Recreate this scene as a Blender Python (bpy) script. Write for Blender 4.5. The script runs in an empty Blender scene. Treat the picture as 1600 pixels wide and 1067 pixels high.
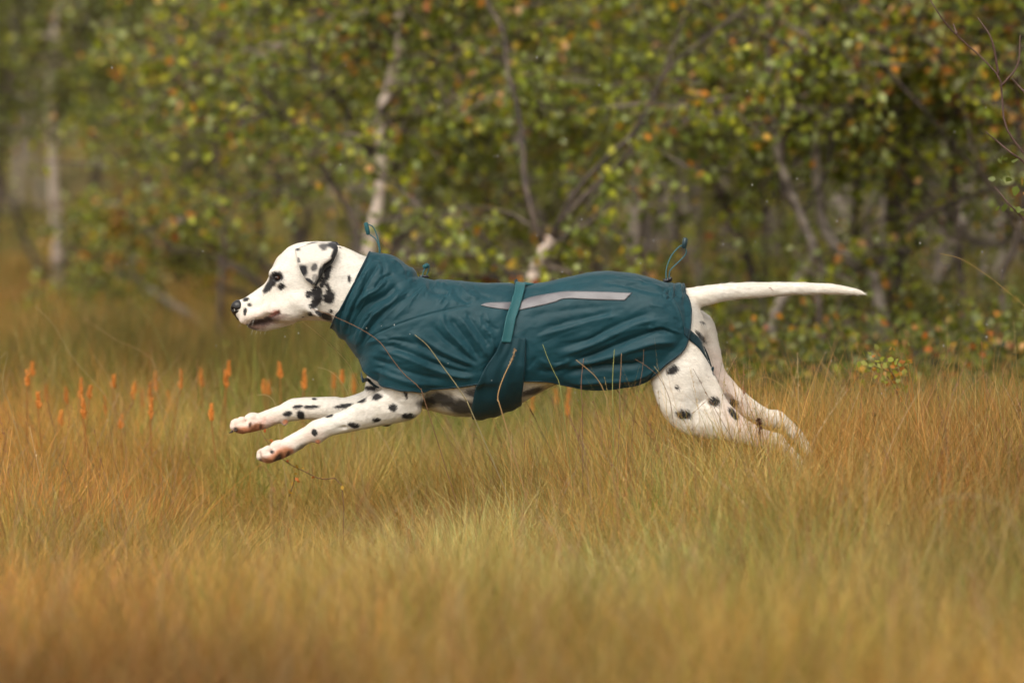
import bpy, math, random, os
import numpy as np
from mathutils import Vector, Matrix
from mathutils.bvhtree import BVHTree

random.seed(7)
rng = np.random.default_rng(7)
R = math.radians
scene = bpy.context.scene
col = scene.collection

# ------------------------------------------------------------------ camera
CAM_D, CAM_H, FPX = 8.0, 0.622, 6240.0
PITCH = math.atan((533.5 - 290) / FPX)
cam_d = bpy.data.cameras.new('camera')
cam = bpy.data.objects.new('camera', cam_d); col.objects.link(cam)
cam.location = (0, -CAM_D, CAM_H)
cam.rotation_euler = (math.pi / 2 - PITCH, 0, 0)
cam_d.lens = 36 * FPX / 1600; cam_d.sensor_width = 36
cam_d.clip_end = 600
cam_d.dof.use_dof = True
cam_d.dof.focus_distance = 7.97
cam_d.dof.aperture_fstop = 3.1
scene.camera = cam

# ------------------------------------------------------------------ light: bright overcast
SUN_EL, SUN_AZ = R(50), R(200)
w = bpy.data.worlds.new('World'); scene.world = w; w.use_nodes = True
nt = w.node_tree; nt.nodes.clear()
sky = nt.nodes.new('ShaderNodeTexSky'); sky.sky_type = 'NISHITA'; sky.sun_disc = False
sky.sun_elevation = SUN_EL; sky.sun_rotation = SUN_AZ
sky.air_density = 1.0; sky.dust_density = 4.0; sky.ozone_density = 1.0
hs = nt.nodes.new('ShaderNodeHueSaturation'); hs.inputs['Saturation'].default_value = 0.12
bgn = nt.nodes.new('ShaderNodeBackground'); bgn.inputs['Strength'].default_value = 0.15
wo = nt.nodes.new('ShaderNodeOutputWorld')
tn = nt.nodes.new('ShaderNodeVectorMath'); tn.operation = 'MULTIPLY'; tn.inputs[1].default_value = (1.02, .98, .92)     # warm grey cloud
nt.links.new(sky.outputs[0], hs.inputs['Color']); nt.links.new(hs.outputs[0], tn.inputs[0]); nt.links.new(tn.outputs[0], bgn.inputs[0])
nt.links.new(bgn.outputs[0], wo.inputs[0])
sd = bpy.data.lights.new('sun', 'SUN'); sd.energy = 1.5; sd.angle = R(50); sd.color = (1.0, 0.92, 0.79)
so = bpy.data.objects.new('sun', sd); col.objects.link(so)
so.rotation_euler = (math.pi / 2 - SUN_EL, 0, R(-20) )
scene.view_settings.view_transform = 'Standard'
scene.view_settings.look = 'None'
scene.view_settings.exposure = 0.52
scene.view_settings.gamma = 1.0
scene.view_settings.use_curve_mapping = False
scene.cycles.use_denoising = True
scene.cycles.max_bounces = 5
scene.cycles.diffuse_bounces = 3
scene.cycles.use_adaptive_sampling = True
scene.cycles.adaptive_threshold = 0.03
scene.cycles.transmission_bounces = 3
scene.cycles.glossy_bounces = 2
scene.cycles.caustics_reflective = False
scene.cycles.caustics_refractive = False

# ------------------------------------------------------------------ helpers
K = 1.0 / 780
def W(px, py, Y=0.0):
    """the world point at depth Y that the photograph shows at pixel (px, py)"""
    dx = (px - 800) / FPX; dy = -(py - 533.5) / FPX
    c, s = math.cos(PITCH), math.sin(PITCH)
    fy = c + dy * s; fz = -s + dy * c
    t = (Y + CAM_D) / fy
    return Vector((t * dx, Y, CAM_H + t * fz))

def tag(o, label=None, cat=None, group=None, kind=None):
    if label: o['label'] = label
    if cat: o['category'] = cat
    if group: o['group'] = group
    if kind: o['kind'] = kind
    return o
def empty(name, loc, label, cat, group=None):
    o = bpy.data.objects.new(name, None); col.objects.link(o); o.location = loc
    o.empty_display_size = 0.05
    return tag(o, label, cat, group)
def mesh_obj(name, v, f, mat=None, parent=None, smooth=True, attrs=None, link=True):
    """v: (n,3) world coordinates; f: list/array of faces"""
    me = bpy.data.meshes.new(name)
    v = np.asarray(v, dtype=np.float64)
    if parent is not None:
        off = np.array(parent.matrix_world.translation) if parent.get('_o') is None else np.array(parent['_o'])
        v = v - off
    if isinstance(f, np.ndarray):
        n, k = f.shape
        me.vertices.add(len(v)); me.vertices.foreach_set('co', v.astype(np.float32).ravel())
        me.loops.add(n * k); me.loops.foreach_set('vertex_index', f.astype(np.int32).ravel())
        me.polygons.add(n); me.polygons.foreach_set('loop_start', np.arange(0, n * k, k, dtype=np.int32))
        me.update(calc_edges=True)
    else:
        me.from_pydata(v.tolist(), [], [tuple(int(i) for i in q) for q in f]); me.update()
    if smooth:
        me.polygons.foreach_set('use_smooth', np.ones(len(me.polygons), dtype=bool))
    if attrs:
        for an, (ty, arr) in attrs.items():
            at = me.attributes.new(an, ty, 'POINT')
            arr = np.asarray(arr, dtype=np.float32)
            if ty == 'FLOAT_COLOR':
                if arr.shape[1] == 3: arr = np.hstack([arr, np.ones((len(arr), 1), np.float32)])
                at.data.foreach_set('color', arr.ravel())
            else:
                at.data.foreach_set('value', arr.ravel())
    if mat: me.materials.append(mat)
    o = bpy.data.objects.new(name, me)
    if link: col.objects.link(o)
    if parent is not None: o.parent = parent
    return o

def new_mat(name):
    m = bpy.data.materials.new(name); m.use_nodes = True
    n = m.node_tree; n.nodes.clear()
    out = n.nodes.new('ShaderNodeOutputMaterial')
    b = n.nodes.new('ShaderNodeBsdfPrincipled'); n.links.new(b.outputs[0], out.inputs[0])
    return m, n, b, out
def simple_mat(name, c, rough=0.6, spec=0.5, metal=0.0, noise=0.0, scale=40, bump=0.0, sheen=0.0):
    m, n, b, out = new_mat(name)
    b.inputs['Base Color'].default_value = (*c, 1); b.inputs['Roughness'].default_value = rough
    b.inputs['Specular IOR Level'].default_value = spec; b.inputs['Metallic'].default_value = metal
    if sheen: b.inputs['Sheen Weight'].default_value = sheen
    if noise or bump:
        tc = n.nodes.new('ShaderNodeTexCoord'); nz = n.nodes.new('ShaderNodeTexNoise')
        nz.inputs['Scale'].default_value = scale; nz.inputs['Detail'].default_value = 5
        n.links.new(tc.outputs['Object'], nz.inputs['Vector'])
        if noise:
            mr = n.nodes.new('ShaderNodeMapRange'); mr.inputs[3].default_value = 1 - noise; mr.inputs[4].default_value = 1 + noise
            n.links.new(nz.outputs[0], mr.inputs[0])
            mx = n.nodes.new('ShaderNodeVectorMath'); mx.operation = 'SCALE'; mx.inputs[0].default_value = c
            n.links.new(mr.outputs[0], mx.inputs['Scale']); n.links.new(mx.outputs[0], b.inputs['Base Color'])
        if bump:
            bp = n.nodes.new('ShaderNodeBump'); bp.inputs['Strength'].default_value = bump; bp.inputs['Distance'].default_value = 0.002
            n.links.new(nz.outputs[0], bp.inputs['Height']); n.links.new(bp.outputs[0], b.inputs['Normal'])
    return m

def tube(pts, rad, sides=8, cap=True):
    """returns verts, quads for a tube along pts with radii rad"""
    P = np.asarray([tuple(p) for p in pts], dtype=float); n = len(P)
    rad = np.broadcast_to(np.asarray(rad, dtype=float), (n,))
    T = np.gradient(P, axis=0); T /= (np.linalg.norm(T, axis=1)[:, None] + 1e-12)
    ref = np.array([0.13, 0.97, 0.2]) if abs(T[0, 1]) < 0.8 else np.array([0.9, 0.1, 0.3])
    vs = []
    u = np.cross(T[0], ref); u /= np.linalg.norm(u)
    for i in range(n):
        u = u - T[i] * np.dot(u, T[i]); u /= (np.linalg.norm(u) + 1e-12)
        v = np.cross(T[i], u)
        a = np.arange(sides) * 2 * math.pi / sides
        vs.append(P[i] + rad[i] * (np.cos(a)[:, None] * u + np.sin(a)[:, None] * v))
    V = np.vstack(vs)
    F = []
    for i in range(n - 1):
        for j in range(sides):
            k = (j + 1) % sides
            F.append((i * sides + j, i * sides + k, (i + 1) * sides + k, (i + 1) * sides + j))
    if cap:
        V = np.vstack([V, P[0], P[-1]]); a, b = len(V) - 2, len(V) - 1
        for j in range(sides):
            k = (j + 1) % sides
            F.append((a, k, j, j)); F.append((b, (n - 1) * sides + j, (n - 1) * sides + k, (n - 1) * sides + k))
    F = [q if q[2] != q[3] else q[:3] for q in F]
    return V, F
def join(parts):
    vs, fs, o = [], [], 0
    for v, f in parts:
        vs.append(np.asarray(v)); fs += [tuple(i + o for i in q) for q in f]; o += len(v)
    return np.vstack(vs), fs
def spline(P, n):
    """Catmull-Rom through the rows of P, n samples"""
    P = np.asarray(P, dtype=float); m = len(P)
    Q = np.vstack([2 * P[0] - P[1], P, 2 * P[-1] - P[-2]])
    t = np.linspace(0, m - 1 - 1e-9, n); i = t.astype(int); u = (t - i)[:, None]
    a, b, c, d = Q[i], Q[i + 1], Q[i + 2], Q[i + 3]
    return 0.5 * (2 * b + (c - a) * u + (2 * a - 5 * b + 4 * c - d) * u**2 + (3 * b - a - 3 * c + d) * u**3)
# ================================================================== THE DOG
# modelled in "pixel millimetres": x to the right, y depth, q down; one unit is 1/780 m
def D2W(p):
    p = np.asarray(p, dtype=float)
    return np.stack([(p[..., 0] - 800) * K, p[..., 1] * K, 0.310 + (533.5 - p[..., 2]) * K], axis=-1)
def c1(X, Y): return (340 + X / 4.7, 340 + Y / 4.7)
def c2(X, Y): return (340 + X / 4.444, 540 + Y / 4.444)
def c3(X, Y): return (500 + X / 4.444, 380 + Y / 4.444)
def c4(X, Y): return (740 + X / 4.444, 400 + Y / 4.444)
def c5(X, Y): return (980 + X / 4.0, 360 + Y / 4.0)
def c6(X, Y): return (960 + X / 4.447, 500 + Y / 4.447)
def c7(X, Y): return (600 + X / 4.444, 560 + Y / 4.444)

class Field:
    def __init__(s, lo, hi, h):
        s.lo = np.array(lo, float); s.h = h
        s.n = np.ceil((np.array(hi) - s.lo) / h).astype(int) + 1
        s.F = np.full(s.n, 60.0, np.float32)
    def _sl(s, lo, hi):
        a = np.clip(((np.array(lo) - s.lo) / s.h).astype(int), 0, s.n - 1)
        b = np.clip(np.ceil((np.array(hi) - s.lo) / s.h).astype(int) + 1, 1, s.n)
        g = [(s.lo[i] + s.h * np.arange(a[i], b[i])).astype(np.float32) for i in range(3)]
        return tuple(slice(a[i], b[i]) for i in range(3)), np.meshgrid(*g, indexing='ij', sparse=True)
    def put(s, lo, hi, fn, k, op='add'):
        m = max(k, 1) + 14
        sl, (x, y, q) = s._sl([v - m for v in lo], [v + m for v in hi])
        d = fn(x, y, q); A = s.F[sl]
        if op == 'add':
            if k <= 0: s.F[sl] = np.minimum(A, d)
            else:
                h = np.clip(0.5 + 0.5 * (d - A) / k, 0, 1)
                s.F[sl] = d + (A - d) * h - k * h * (1 - h)
        else:
            d = -d
            h = np.clip(0.5 - 0.5 * (d - A) / k, 0, 1)
            s.F[sl] = d + (A - d) * h + k * h * (1 - h)
    def chain(s, pts, k=8, op='add', sy=1.0):
        """pts: (x, y, q, r) round cones along a smooth path; sy squashes the y thickness"""
        P = np.array(pts, float)
        if len(P) > 2: P = spline(P, (len(P) - 1) * 4 + 1)
        P[:, 3] = np.maximum(P[:, 3], .5)
        m = P[:, 3].max(); lo = (P[:, :3] - P[:, 3:]).min(0); hi = (P[:, :3] + P[:, 3:]).max(0)
        def fn(x, y, q):
            D = None
            for p, r in zip(P[:-1], P[1:]):
                ax = (r[:3] - p[:3]); L2 = float(ax @ ax) + 1e-9
                dx, dy, dq = x - p[0], (y - p[1]) / sy, q - p[2]; ay = ax[1] / sy
                t = np.clip((dx * ax[0] + dy * sy * ax[1] + dq * ax[2]) / L2, 0, 1)
                d = np.sqrt((dx - t * ax[0])**2 + (dy - t * ay)**2 + (dq - t * ax[2])**2) - (p[3] + (r[3] - p[3]) * t)
                D = d if D is None else np.minimum(D, d)
            return D.astype(np.float32)
        s.put(lo, hi, fn, k, op)
    def ell(s, c, r, rot=0, k=8, op='add'):
        ca, sa = math.cos(R(rot)), math.sin(R(rot)); R_ = max(r)
        def fn(x, y, q):
            dx, dy, dq = x - c[0], y - c[1], q - c[2]
            a = dx * ca + dq * sa; b = -dx * sa + dq * ca
            return (np.sqrt((a / r[0])**2 + (dy / r[1])**2 + (b / r[2])**2) - 1) * min(r)
        s.put(np.array(c) - R_, np.array(c) + R_, fn, k, op)
    def sample(s, P):
        g = np.clip((P - s.lo) / s.h, 0, s.n - 1.001); i = g.astype(int); f = g - i
        v = 0
        for a in (0, 1):
            for b in (0, 1):
                for c in (0, 1):
                    wt = (f[:, 0] if a else 1 - f[:, 0]) * (f[:, 1] if b else 1 - f[:, 1]) * (f[:, 2] if c else 1 - f[:, 2])
                    v = v + wt * s.F[i[:, 0] + a, i[:, 1] + b, i[:, 2] + c]
        return v
    def grad(s, P):
        e = s.h
        g = np.stack([s.sample(P + np.eye(3)[i] * e) - s.sample(P - np.eye(3)[i] * e) for i in range(3)], 1)
        return g / (np.linalg.norm(g, axis=1)[:, None] + 1e-9)
    def mesh(s):
        F = s.F; S = F < 0
        nx, ny, nz = F.shape
        C = np.zeros((nx - 1, ny - 1, nz - 1), np.uint8)
        for a in (0, 1):
            for b in (0, 1):
                for c in (0, 1): C += S[a:nx - 1 + a, b:ny - 1 + b, c:nz - 1 + c]
        act = np.argwhere((C > 0) & (C < 8))
        idx = np.full(C.shape, -1, np.int32); idx[tuple(act.T)] = np.arange(len(act))
        acc = np.zeros((len(act), 3)); cnt = np.zeros(len(act))
        cor = [(a, b, c) for a in (0, 1) for b in (0, 1) for c in (0, 1)]
        for u in cor:
            for ax in range(3):
                if u[ax]: continue
                v = list(u); v[ax] = 1
                f0 = F[tuple((act + u).T)]; f1 = F[tuple((act + v).T)]
                m = (f0 < 0) != (f1 < 0)
                t = np.where(m, f0 / np.where(m, f0 - f1, 1), 0)
                p = np.array(u, float)[None, :].repeat(len(act), 0); p[:, ax] += t
                acc += p * m[:, None]; cnt += m
        V = s.lo + s.h * (act + acc / cnt[:, None])
        Q = []
        for ax in range(3):
            o1, o2 = [i for i in range(3) if i != ax]
            A = np.take(S, range(0, S.shape[ax] - 1), ax); B = np.take(S, range(1, S.shape[ax]), ax)
            e = np.argwhere(A != B)
            e = e[(e[:, o1] > 0) & (e[:, o2] > 0) & (e[:, o1] < S.shape[o1] - 1) & (e[:, o2] < S.shape[o2] - 1)]
            d1 = np.zeros(3, int); d1[o1] = 1; d2 = np.zeros(3, int); d2[o2] = 1
            q = np.stack([idx[tuple((e - d1 - d2).T)], idx[tuple((e - d2).T)], idx[tuple(e.T)], idx[tuple((e - d1).T)]], 1)
            fl = A[tuple(e.T)] ^ (ax == 1)
            q[~fl] = q[~fl][:, ::-1]
            Q.append(q)
        return V, np.vstack(Q)

def curve(pts, sm=5):
    xs = np.array([p[0] for p in pts], float); ys = np.array([p[1] for p in pts], float)
    X = np.arange(xs[0], xs[-1] + 1); Y = np.interp(X, xs, ys)
    if sm:
        k = np.hanning(2 * sm + 3)[1:-1]; k /= k.sum()
        Y = np.convolve(np.pad(Y, sm, mode='reflect', reflect_type='odd'), k, 'valid')
    return lambda x: np.interp(x, X, Y)
def loft(F, top, bot, wid, k, sm=5, p=2.2):
    t, b, w_ = curve(top, sm), curve(bot, sm), curve(wid, sm)
    x0, x1 = top[0][0], top[-1][0]
    ys = [v[1] for v in top] + [v[1] for v in bot]; wm = max(v[1] for v in wid)
    def fn(x, y, q):
        T, B, Wd = t(x), b(x), w_(x)
        a = np.maximum((B - T) / 2, 1.5); c = (B + T) / 2; Wd = np.maximum(Wd, 1.5)
        rho = ((np.abs(q - c) / a)**p + (np.abs(y) / Wd)**p)**(1 / p)
        d = (rho - 1) * np.minimum(a, Wd)
        return np.maximum(d, np.maximum(x0 - x, x - x1)).astype(np.float32)
    F.put((x0, -wm, min(ys)), (x1, wm, max(ys)), fn, k)

F = Field((340, -104, 368), (1368, 104, 738), 2.3)
# head
loft(F, [(364, 481), (367, 474), (373, 469), (381, 466), (395, 457), (410, 447), (419, 437), (423, 424), (428, 412), (434, 401), (450, 386.5), (463, 381), (476, 378.5), (495, 377.5), (510, 378), (525, 383), (544, 391), (560, 399), (575, 407), (600, 412), (640, 430)],
     [(364, 484), (367, 492), (373, 499), (381, 505), (391, 508), (410, 510), (431, 508), (455, 503), (476, 500), (500, 501), (517, 503), (540, 521), (560, 546), (580, 570), (600, 580), (640, 600)],
     [(364, 3), (367, 8), (373, 13), (385, 17), (410, 21), (422, 25), (430, 31), (442, 37), (460, 42), (490, 44), (520, 43), (545, 42), (575, 46), (600, 50), (640, 58)], 0, sm=3, p=2.3)
# lower jaw, lips
F.chain([(394, 0, 506, 8.5), (408, 0, 507, 10.5), (430, 0, 501, 13), (450, 0, 492, 16)], k=2.0, sy=1.4)
for s in (-1, 1):
    F.ell((398, s * 12, 493), (25, 9, 10), rot=-22, k=6)          # flews
    F.ell((452, s * 30, 482), (34, 13, 19), rot=-8, k=10)         # cheek
    F.ell((437, s * 25, 424), (17, 10, 10), rot=-20, k=9)         # brow
    F.ell((449, s * 33, 441), (20, 7, 7), rot=10, k=8)            # cheekbone
    F.chain([(388, s * 21, 506.5, 2.6), (398, s * 25, 502, 3.4), (411, s * 27, 498, 3.8), (424, s * 31, 492, 3.6), (438, s * 38, 487.5, 3)], k=3.0, op='sub')   # mouth line
    F.chain([(390, s * 18, 494, 7), (402, s * 19, 490, 8), (416, s * 22, 485, 8)], k=5)
    F.ell((434, s * 35, 433.5), (8, 6, 5.5), rot=12, k=3, op='sub')   # eye socket
    F.ell((475, s * 40, 470), (20, 8, 16), k=8)
# neck to chest to rump
loft(F, [(540, 398), (575, 413), (600, 418), (628, 430), (655, 444), (700, 451), (760, 454), (815, 455), (852, 452), (900, 443), (942, 434), (985, 436), (1023, 445), (1062, 457), (1082, 465), (1096, 490), (1104, 512)],
     [(540, 512), (575, 572), (600, 606), (640, 632), (685, 645), (708, 650.5), (744, 652), (771, 649), (791, 641), (809, 633), (825, 623), (843, 614), (859, 605), (874, 598), (900, 591), (950, 586), (1000, 588), (1050, 586), (1085, 560), (1096, 540), (1104, 524)],
     [(540, 40), (575, 50), (620, 60), (660, 66), (720, 72), (760, 72), (800, 68), (850, 60), (900, 55), (950, 57), (1000, 60), (1050, 58), (1085, 42), (1096, 28), (1104, 12)], 16, sm=8, p=2.2)
# ---- front legs.  near (y<0) and far
for s, ch in ((-1, [(640, -46, 560, 36), (632, -50, 606, 31), (636, -50, 631, 22), (612, -50, 632, 27), (580, -48, 642, 23.5), (545, -46, 655, 18), (515, -45, 663.5, 16), (498, -44, 671, 17.5), (482, -44, 677.5, 13.5), (461, -43, 690, 14), (444, -43, 699.5, 13.6), (430, -43, 706, 12)]),
              (1, [(640, 46, 545, 36), (606, 48, 590, 32), (592, 50, 626, 28), (572, 50, 638, 25), (540, 48, 643, 19.5), (515, 46, 641.5, 19), (484, 45, 641, 17.5), (459, 44, 642.5, 18), (441, 44, 648, 14.5), (420, 43, 655, 13.6), (403, 43, 661.5, 13.4), (386, 43, 667.5, 12)])):
    F.chain(ch, k=9, sy=0.86)
F.ell((645, -50, 636), (14, 14, 12), k=5); F.ell((648, -50, 620), (11, 14, 12), k=5)
F.ell((602, 50, 660), (10, 10, 7), k=5)
F.chain([(600, 50, 655, 13), (580, 50, 648, 15)], k=8)
F.ell((640, -52, 575), (34, 26, 46), rot=15, k=14)     # shoulder
# carpal pads
F.ell((499, -47, 687), (5, 5, 4.5), k=3); F.ell((442, 41, 663), (5.5, 5, 5), k=3)
F.ell((410, 34, 659), (4, 3.5, 8), k=3)
# paws: near
def paw(base, tipd, yc, ang, k=2.0):
    bx, bq = base; ca, sa = math.cos(ang), math.sin(ang)
    def P(a, b): return (bx + a * ca - b * sa, bq + a * sa + b * ca)
    for dy, L, dr in ((-12.5, 24, 8.2), (-4.4, 32, 9.0), (4.4, 32, 9.0), (12.5, 24, 8.2)):
        a = P(4, 0); m = P(L * .60, -2.0); e = P(L, 5.0)
        F.chain([(a[0], yc + dy * .7, a[1], 8.2), (m[0], yc + dy, m[1], dr), (e[0], yc + dy, e[1], dr * .74)], k=k)
        t = P(L - 5, 10.5)
        F.ell((t[0], yc + dy, t[1]), (9, 5.2, 6), rot=math.degrees(ang), k=1.2)     # toe pads
    c = P(2, 10)
    F.ell((c[0], yc, c[1]), (12, 13, 8), rot=math.degrees(ang), k=1.5)
paw((440, 702), 0, -43, math.atan2(17, -36), 1.3)
paw((394, 664), 0, 43, math.atan2(13, -38), 1.3)
# ---- hind legs
F.ell((1052, -40, 545), (46, 34, 74), rot=-8, k=18)
F.ell((1052, 40, 540), (50, 34, 70), rot=-14, k=18)
F.chain([(1062, -50, 585, 46), (1060, -54, 622, 34), (1072, -54, 646, 27), (1100, -52, 652, 29), (1135, -50, 664, 21), (1170, -48, 680, 13), (1196, -47, 689, 10.5), (1214, -47, 690, 11)], k=14, sy=0.62)
F.chain([(1098, -50, 600, 22), (1122, -50, 632, 15), (1150, -49, 654, 9), (1180, -48, 670, 7), (1210, -47, 681, 6.5)], k=12, sy=.7)
F.chain([(1214, -47, 690, 10), (1232, -47, 706, 9), (1246, -47, 722, 9.5), (1244, -47, 730, 9)], k=5, sy=0.85)
F.chain([(1085, 42, 520, 36), (1094, 48, 560, 36), (1110, 50, 590, 28), (1140, 50, 614, 18), (1168, 48, 634, 13.5), (1196, 46, 650, 11), (1217, 46, 656, 11.5)], k=12, sy=0.7)
F.chain([(1120, 50, 608, 22), (1150, 50, 634, 16), (1180, 47, 650, 11), (1210, 46, 662, 10)], k=8, sy=0.6)
F.chain([(1217, 46, 656, 11.5), (1236, 46, 670, 10), (1252, 46, 688, 10), (1262, 46, 702, 9)], k=6, sy=0.85)
for yy, (x0, q0) in ((-47, (1244, 726)), (46, (1260, 702))):
    for dy in (-9, -3, 3, 9):
        F.chain([(x0, yy + dy * .6, q0, 7), (x0 + 8, yy + dy, q0 + 8, 6)], k=2)
# ---- tail
F.chain([(1050, 0, 474, 24), (1072, 0, 469, 19), (1100, 0, 462.5, 16), (1125, 0, 458, 14), (1150, 0, 455, 13.2), (1205, 0, 452.3, 11.3), (1267, 0, 451, 9.3), (1310, 0, 452.5, 7.6), (1338, 0, 456, 5), (1353, 0, 460, 1.6)], k=10)
F.chain([(628, -78, 618, 1.5), (600, -76, 636, 2.6), (560, -71, 648, 2.4), (525, -66, 655, 1.2)], k=7, op='sub')     # forearm
F.chain([(1090, -86, 570, 2), (1084, -86, 600, 4), (1090, -82, 632, 3), (1120, -74, 650, 2)], k=12, op='sub')        # thigh
F.chain([(1028, -78, 585, 2), (1040, -82, 615, 4), (1060, -82, 640, 2)], k=12, op='sub')
F.chain([(1150, -62, 648, 1.5), (1180, -58, 668, 2.2), (1206, -56, 680, 1.2)], k=5, op='sub')                       # above the hock
F.chain([(1140, 35, 622, 1.5), (1170, 35, 640, 2.4), (1205, 34, 652, 1.2)], k=5, op='sub')
pass                                 # cheek
F.chain([(428, -35, 448, 1), (415, -29, 466, 1.6), (405, -25, 482, 1)], k=9, op='sub')
# neck folds under the ear, forearm tendons, ribs
F.chain([(560, -47, 655, 2.0), (530, -30 - 30, 668, 2.0), (505, -59, 678, 2.0)], k=4, op='sub')
F.chain([(470, -40, 470, 6), (500, -47, 490, 5)], k=8)

bV, bQ = F.mesh()
# vertex relaxation keeps the surface free of voxel steps
def relax(V, Q, it=2, lam=0.5):
    n = len(V)
    a = Q[:, [0, 1, 2, 3]].ravel(); b = Q[:, [1, 2, 3, 0]].ravel()
    for _ in range(it):
        S = np.zeros((n, 3)); c = np.bincount(a, minlength=n) + np.bincount(b, minlength=n)
        for i in range(3):
            S[:, i] = np.bincount(a, V[b, i], n) + np.bincount(b, V[a, i], n)
        V = V * (1 - lam) + lam * S / np.maximum(c, 1)[:, None]
    return V
bV = relax(bV, bQ, 2, 0.45)
from mathutils import noise as mnoise

nrm = F.grad(bV)
rel = np.array([mnoise.fractal(Vector((p[0] * .035, p[1] * .07, p[2] * .07)) + Vector((3, 3, 3)), .7, 2.1, 3) for p in bV.tolist()])
bV = bV + nrm * (rel * .75)[:, None]
# ---- coat pattern: spots, skin and some painted shade as a colour attribute
WHITE = np.array([0.70, 0.665, 0.61]); BLACK = np.array([0.012, 0.011, 0.012])
PINK = np.array([0.62, 0.40, 0.33]); PAD = np.array([0.42, 0.18, 0.095]); LIP = np.array([0.035, 0.018, 0.016])
TONGUE = np.array([0.50, 0.20, 0.17])
from mathutils import noise as mnoise
x, y, q = bV.T
Cb = np.tile(WHITE, (len(bV), 1))
jit = np.array([mnoise.fractal(Vector(p) * 0.09, 0.7, 2.0, 3) for p in bV.tolist()])
jit2 = np.array([mnoise.fractal(Vector(p) * 0.4 + Vector((9, 3, 1)), 0.7, 2.0, 2) for p in bV.tolist()])
warm = np.array([mnoise.noise(Vector(p) * 0.022 + Vector((5, 5, 5))) for p in bV.tolist()])
Cb *= (1 + warm * 0.10)[:, None] * np.array([1, .97, .93])[None, :]**(0.5 + warm[:, None])
def paint(px, py, rx, ry, rot=0, y0=-50, ry_=60, c=BLACK, soft=0.16, amt=1.0, rough=0.22):
    ca, sa = math.cos(R(rot)), math.sin(R(rot))
    a = (x - px) * ca + (q - py) * sa; b = -(x - px) * sa + (q - py) * ca
    d = np.sqrt((a / rx)**2 + (b / ry)**2 + (np.maximum(np.abs(y - y0) - ry_, 0) / 8)**2) + jit * rough + jit2 * rough * .5
    m = np.clip((1 + soft - d) / (2 * soft), 0, 1) * amt
    Cb[:] = Cb * (1 - m[:, None]) + c * m[:, None]
# thin-haired pink skin
paint(400, 500, 34, 14, -20, c=PINK, soft=.6, amt=.35)
paint(470, 505, 50, 12, 0, c=PINK, soft=.6, amt=.3)
paint(485, 672, 28, 18, 25, -44, 40, PINK, .6, .35); paint(412, 665, 26, 16, -15, 44, 30, PINK, .6, .6)
paint(432, 706, 28, 20, -28, -44, 30, PINK, .6, .55); paint(372, 668, 26, 18, -15, 44, 30, PINK, .6, .55)
paint(1160, 650, 40, 20, 25, 0, 90, PINK, .6, .4); paint(1130, 600, 20, 50, -20, 50, 40, PINK, .6, .4)
paint(1196, 694, 50, 14, 15, -47, 30, PINK, .6, .3)
def S1(X, Y, rx, ry, rot=0, **k): paint(*c1(X, Y), rx / 4.7, ry / 4.7, rot, **k)
def S2(X, Y, rx, ry, rot=0, far=False, **k):
    paint(*c2(X, Y), rx / 4.444, ry / 4.444, rot, y0=48 if far else -50, ry_=26, **k)
def S6(X, Y, rx, ry, rot=0, y0=-60, ry_=50, **k): paint(*c6(X, Y), rx / 4.447, ry / 4.447, rot, y0=y0, ry_=ry_, **k)
for a in [(402, 478, 96, 29, -50), (440, 430, 52, 40, 15), (475, 503, 27, 27), (420, 450, 50, 36, -50), (212, 600, 26, 14, -10), (238, 638, 17, 15), (206, 690, 15, 28, 10),
          (700, 190, 38, 9, -10), (732, 542, 44, 44), (678, 558, 24, 30), (738, 598, 36, 48, 15), (708, 640, 34, 24, -30),
          (828, 580, 44, 52), (818, 515, 22, 46, -8), (686, 702, 22, 19), (632, 727, 9, 5), (742, 690, 26, 14, 25), (800, 722, 52, 32, 20),
          (838, 682, 13, 15), (975, 445, 14, 30), (812, 395, 32, 72, 10), (775, 465, 24, 46), (900, 220, 8, 6)]:
    S1(*a, y0=-50, ry_=46)
for a in [(520, 200, 30, 18), (470, 470, 34, 30), (620, 560, 40, 44), (560, 330, 34, 28), (800, 600, 44, 50), (330, 560, 20, 22)]:
    S1(*a, y0=50, ry_=42)
for a in [(660, 380, 18, 8), (545, 432, 36, 14, -10), (478, 482, 36, 20, -8), (566, 492, 28, 36, -20), (642, 433, 52, 15), (1060, 305, 52, 19, 8), (868, 427, 74, 16, -10), (1165, 556, 36, 22), (1262, 200, 30, 30)]:
    S2(*a, far=True)
for a in [(990, 360, 52, 25, 0), (1112, 342, 40, 22, -15), (1225, 410, 33, 28, 20), (1315, 320, 13, 32, -15), (1327, 472, 48, 21), (1110, 500, 30, 17), (955, 537, 44, 22, 12), (786, 473, 26, 14, -15), (683, 587, 24, 26), (1062, 306, 46, 16, 8)]:
    S2(*a)
for a in [(388, 330, 42, 36, -20), (420, 450, 18, 18), (465, 640, 58, 38, 10), (678, 552, 40, 35), (815, 640, 58, 22, 52), (180, 600, 40, 30)]:
    S6(*a)
S6(597, 112, 72, 18, 48, y0=-30, ry_=45); S6(686, 355, 18, 20, y0=-50); S6(620, 15, 40, 8, 15, y0=-20, ry_=30)
S6(835, 590, 30, 34, y0=50, ry_=40); S6(800, 540, 40, 22, 30, y0=50, ry_=40, amt=.5)  # far hind leg: one spot, then shading painted as a half-strength mark
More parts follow.
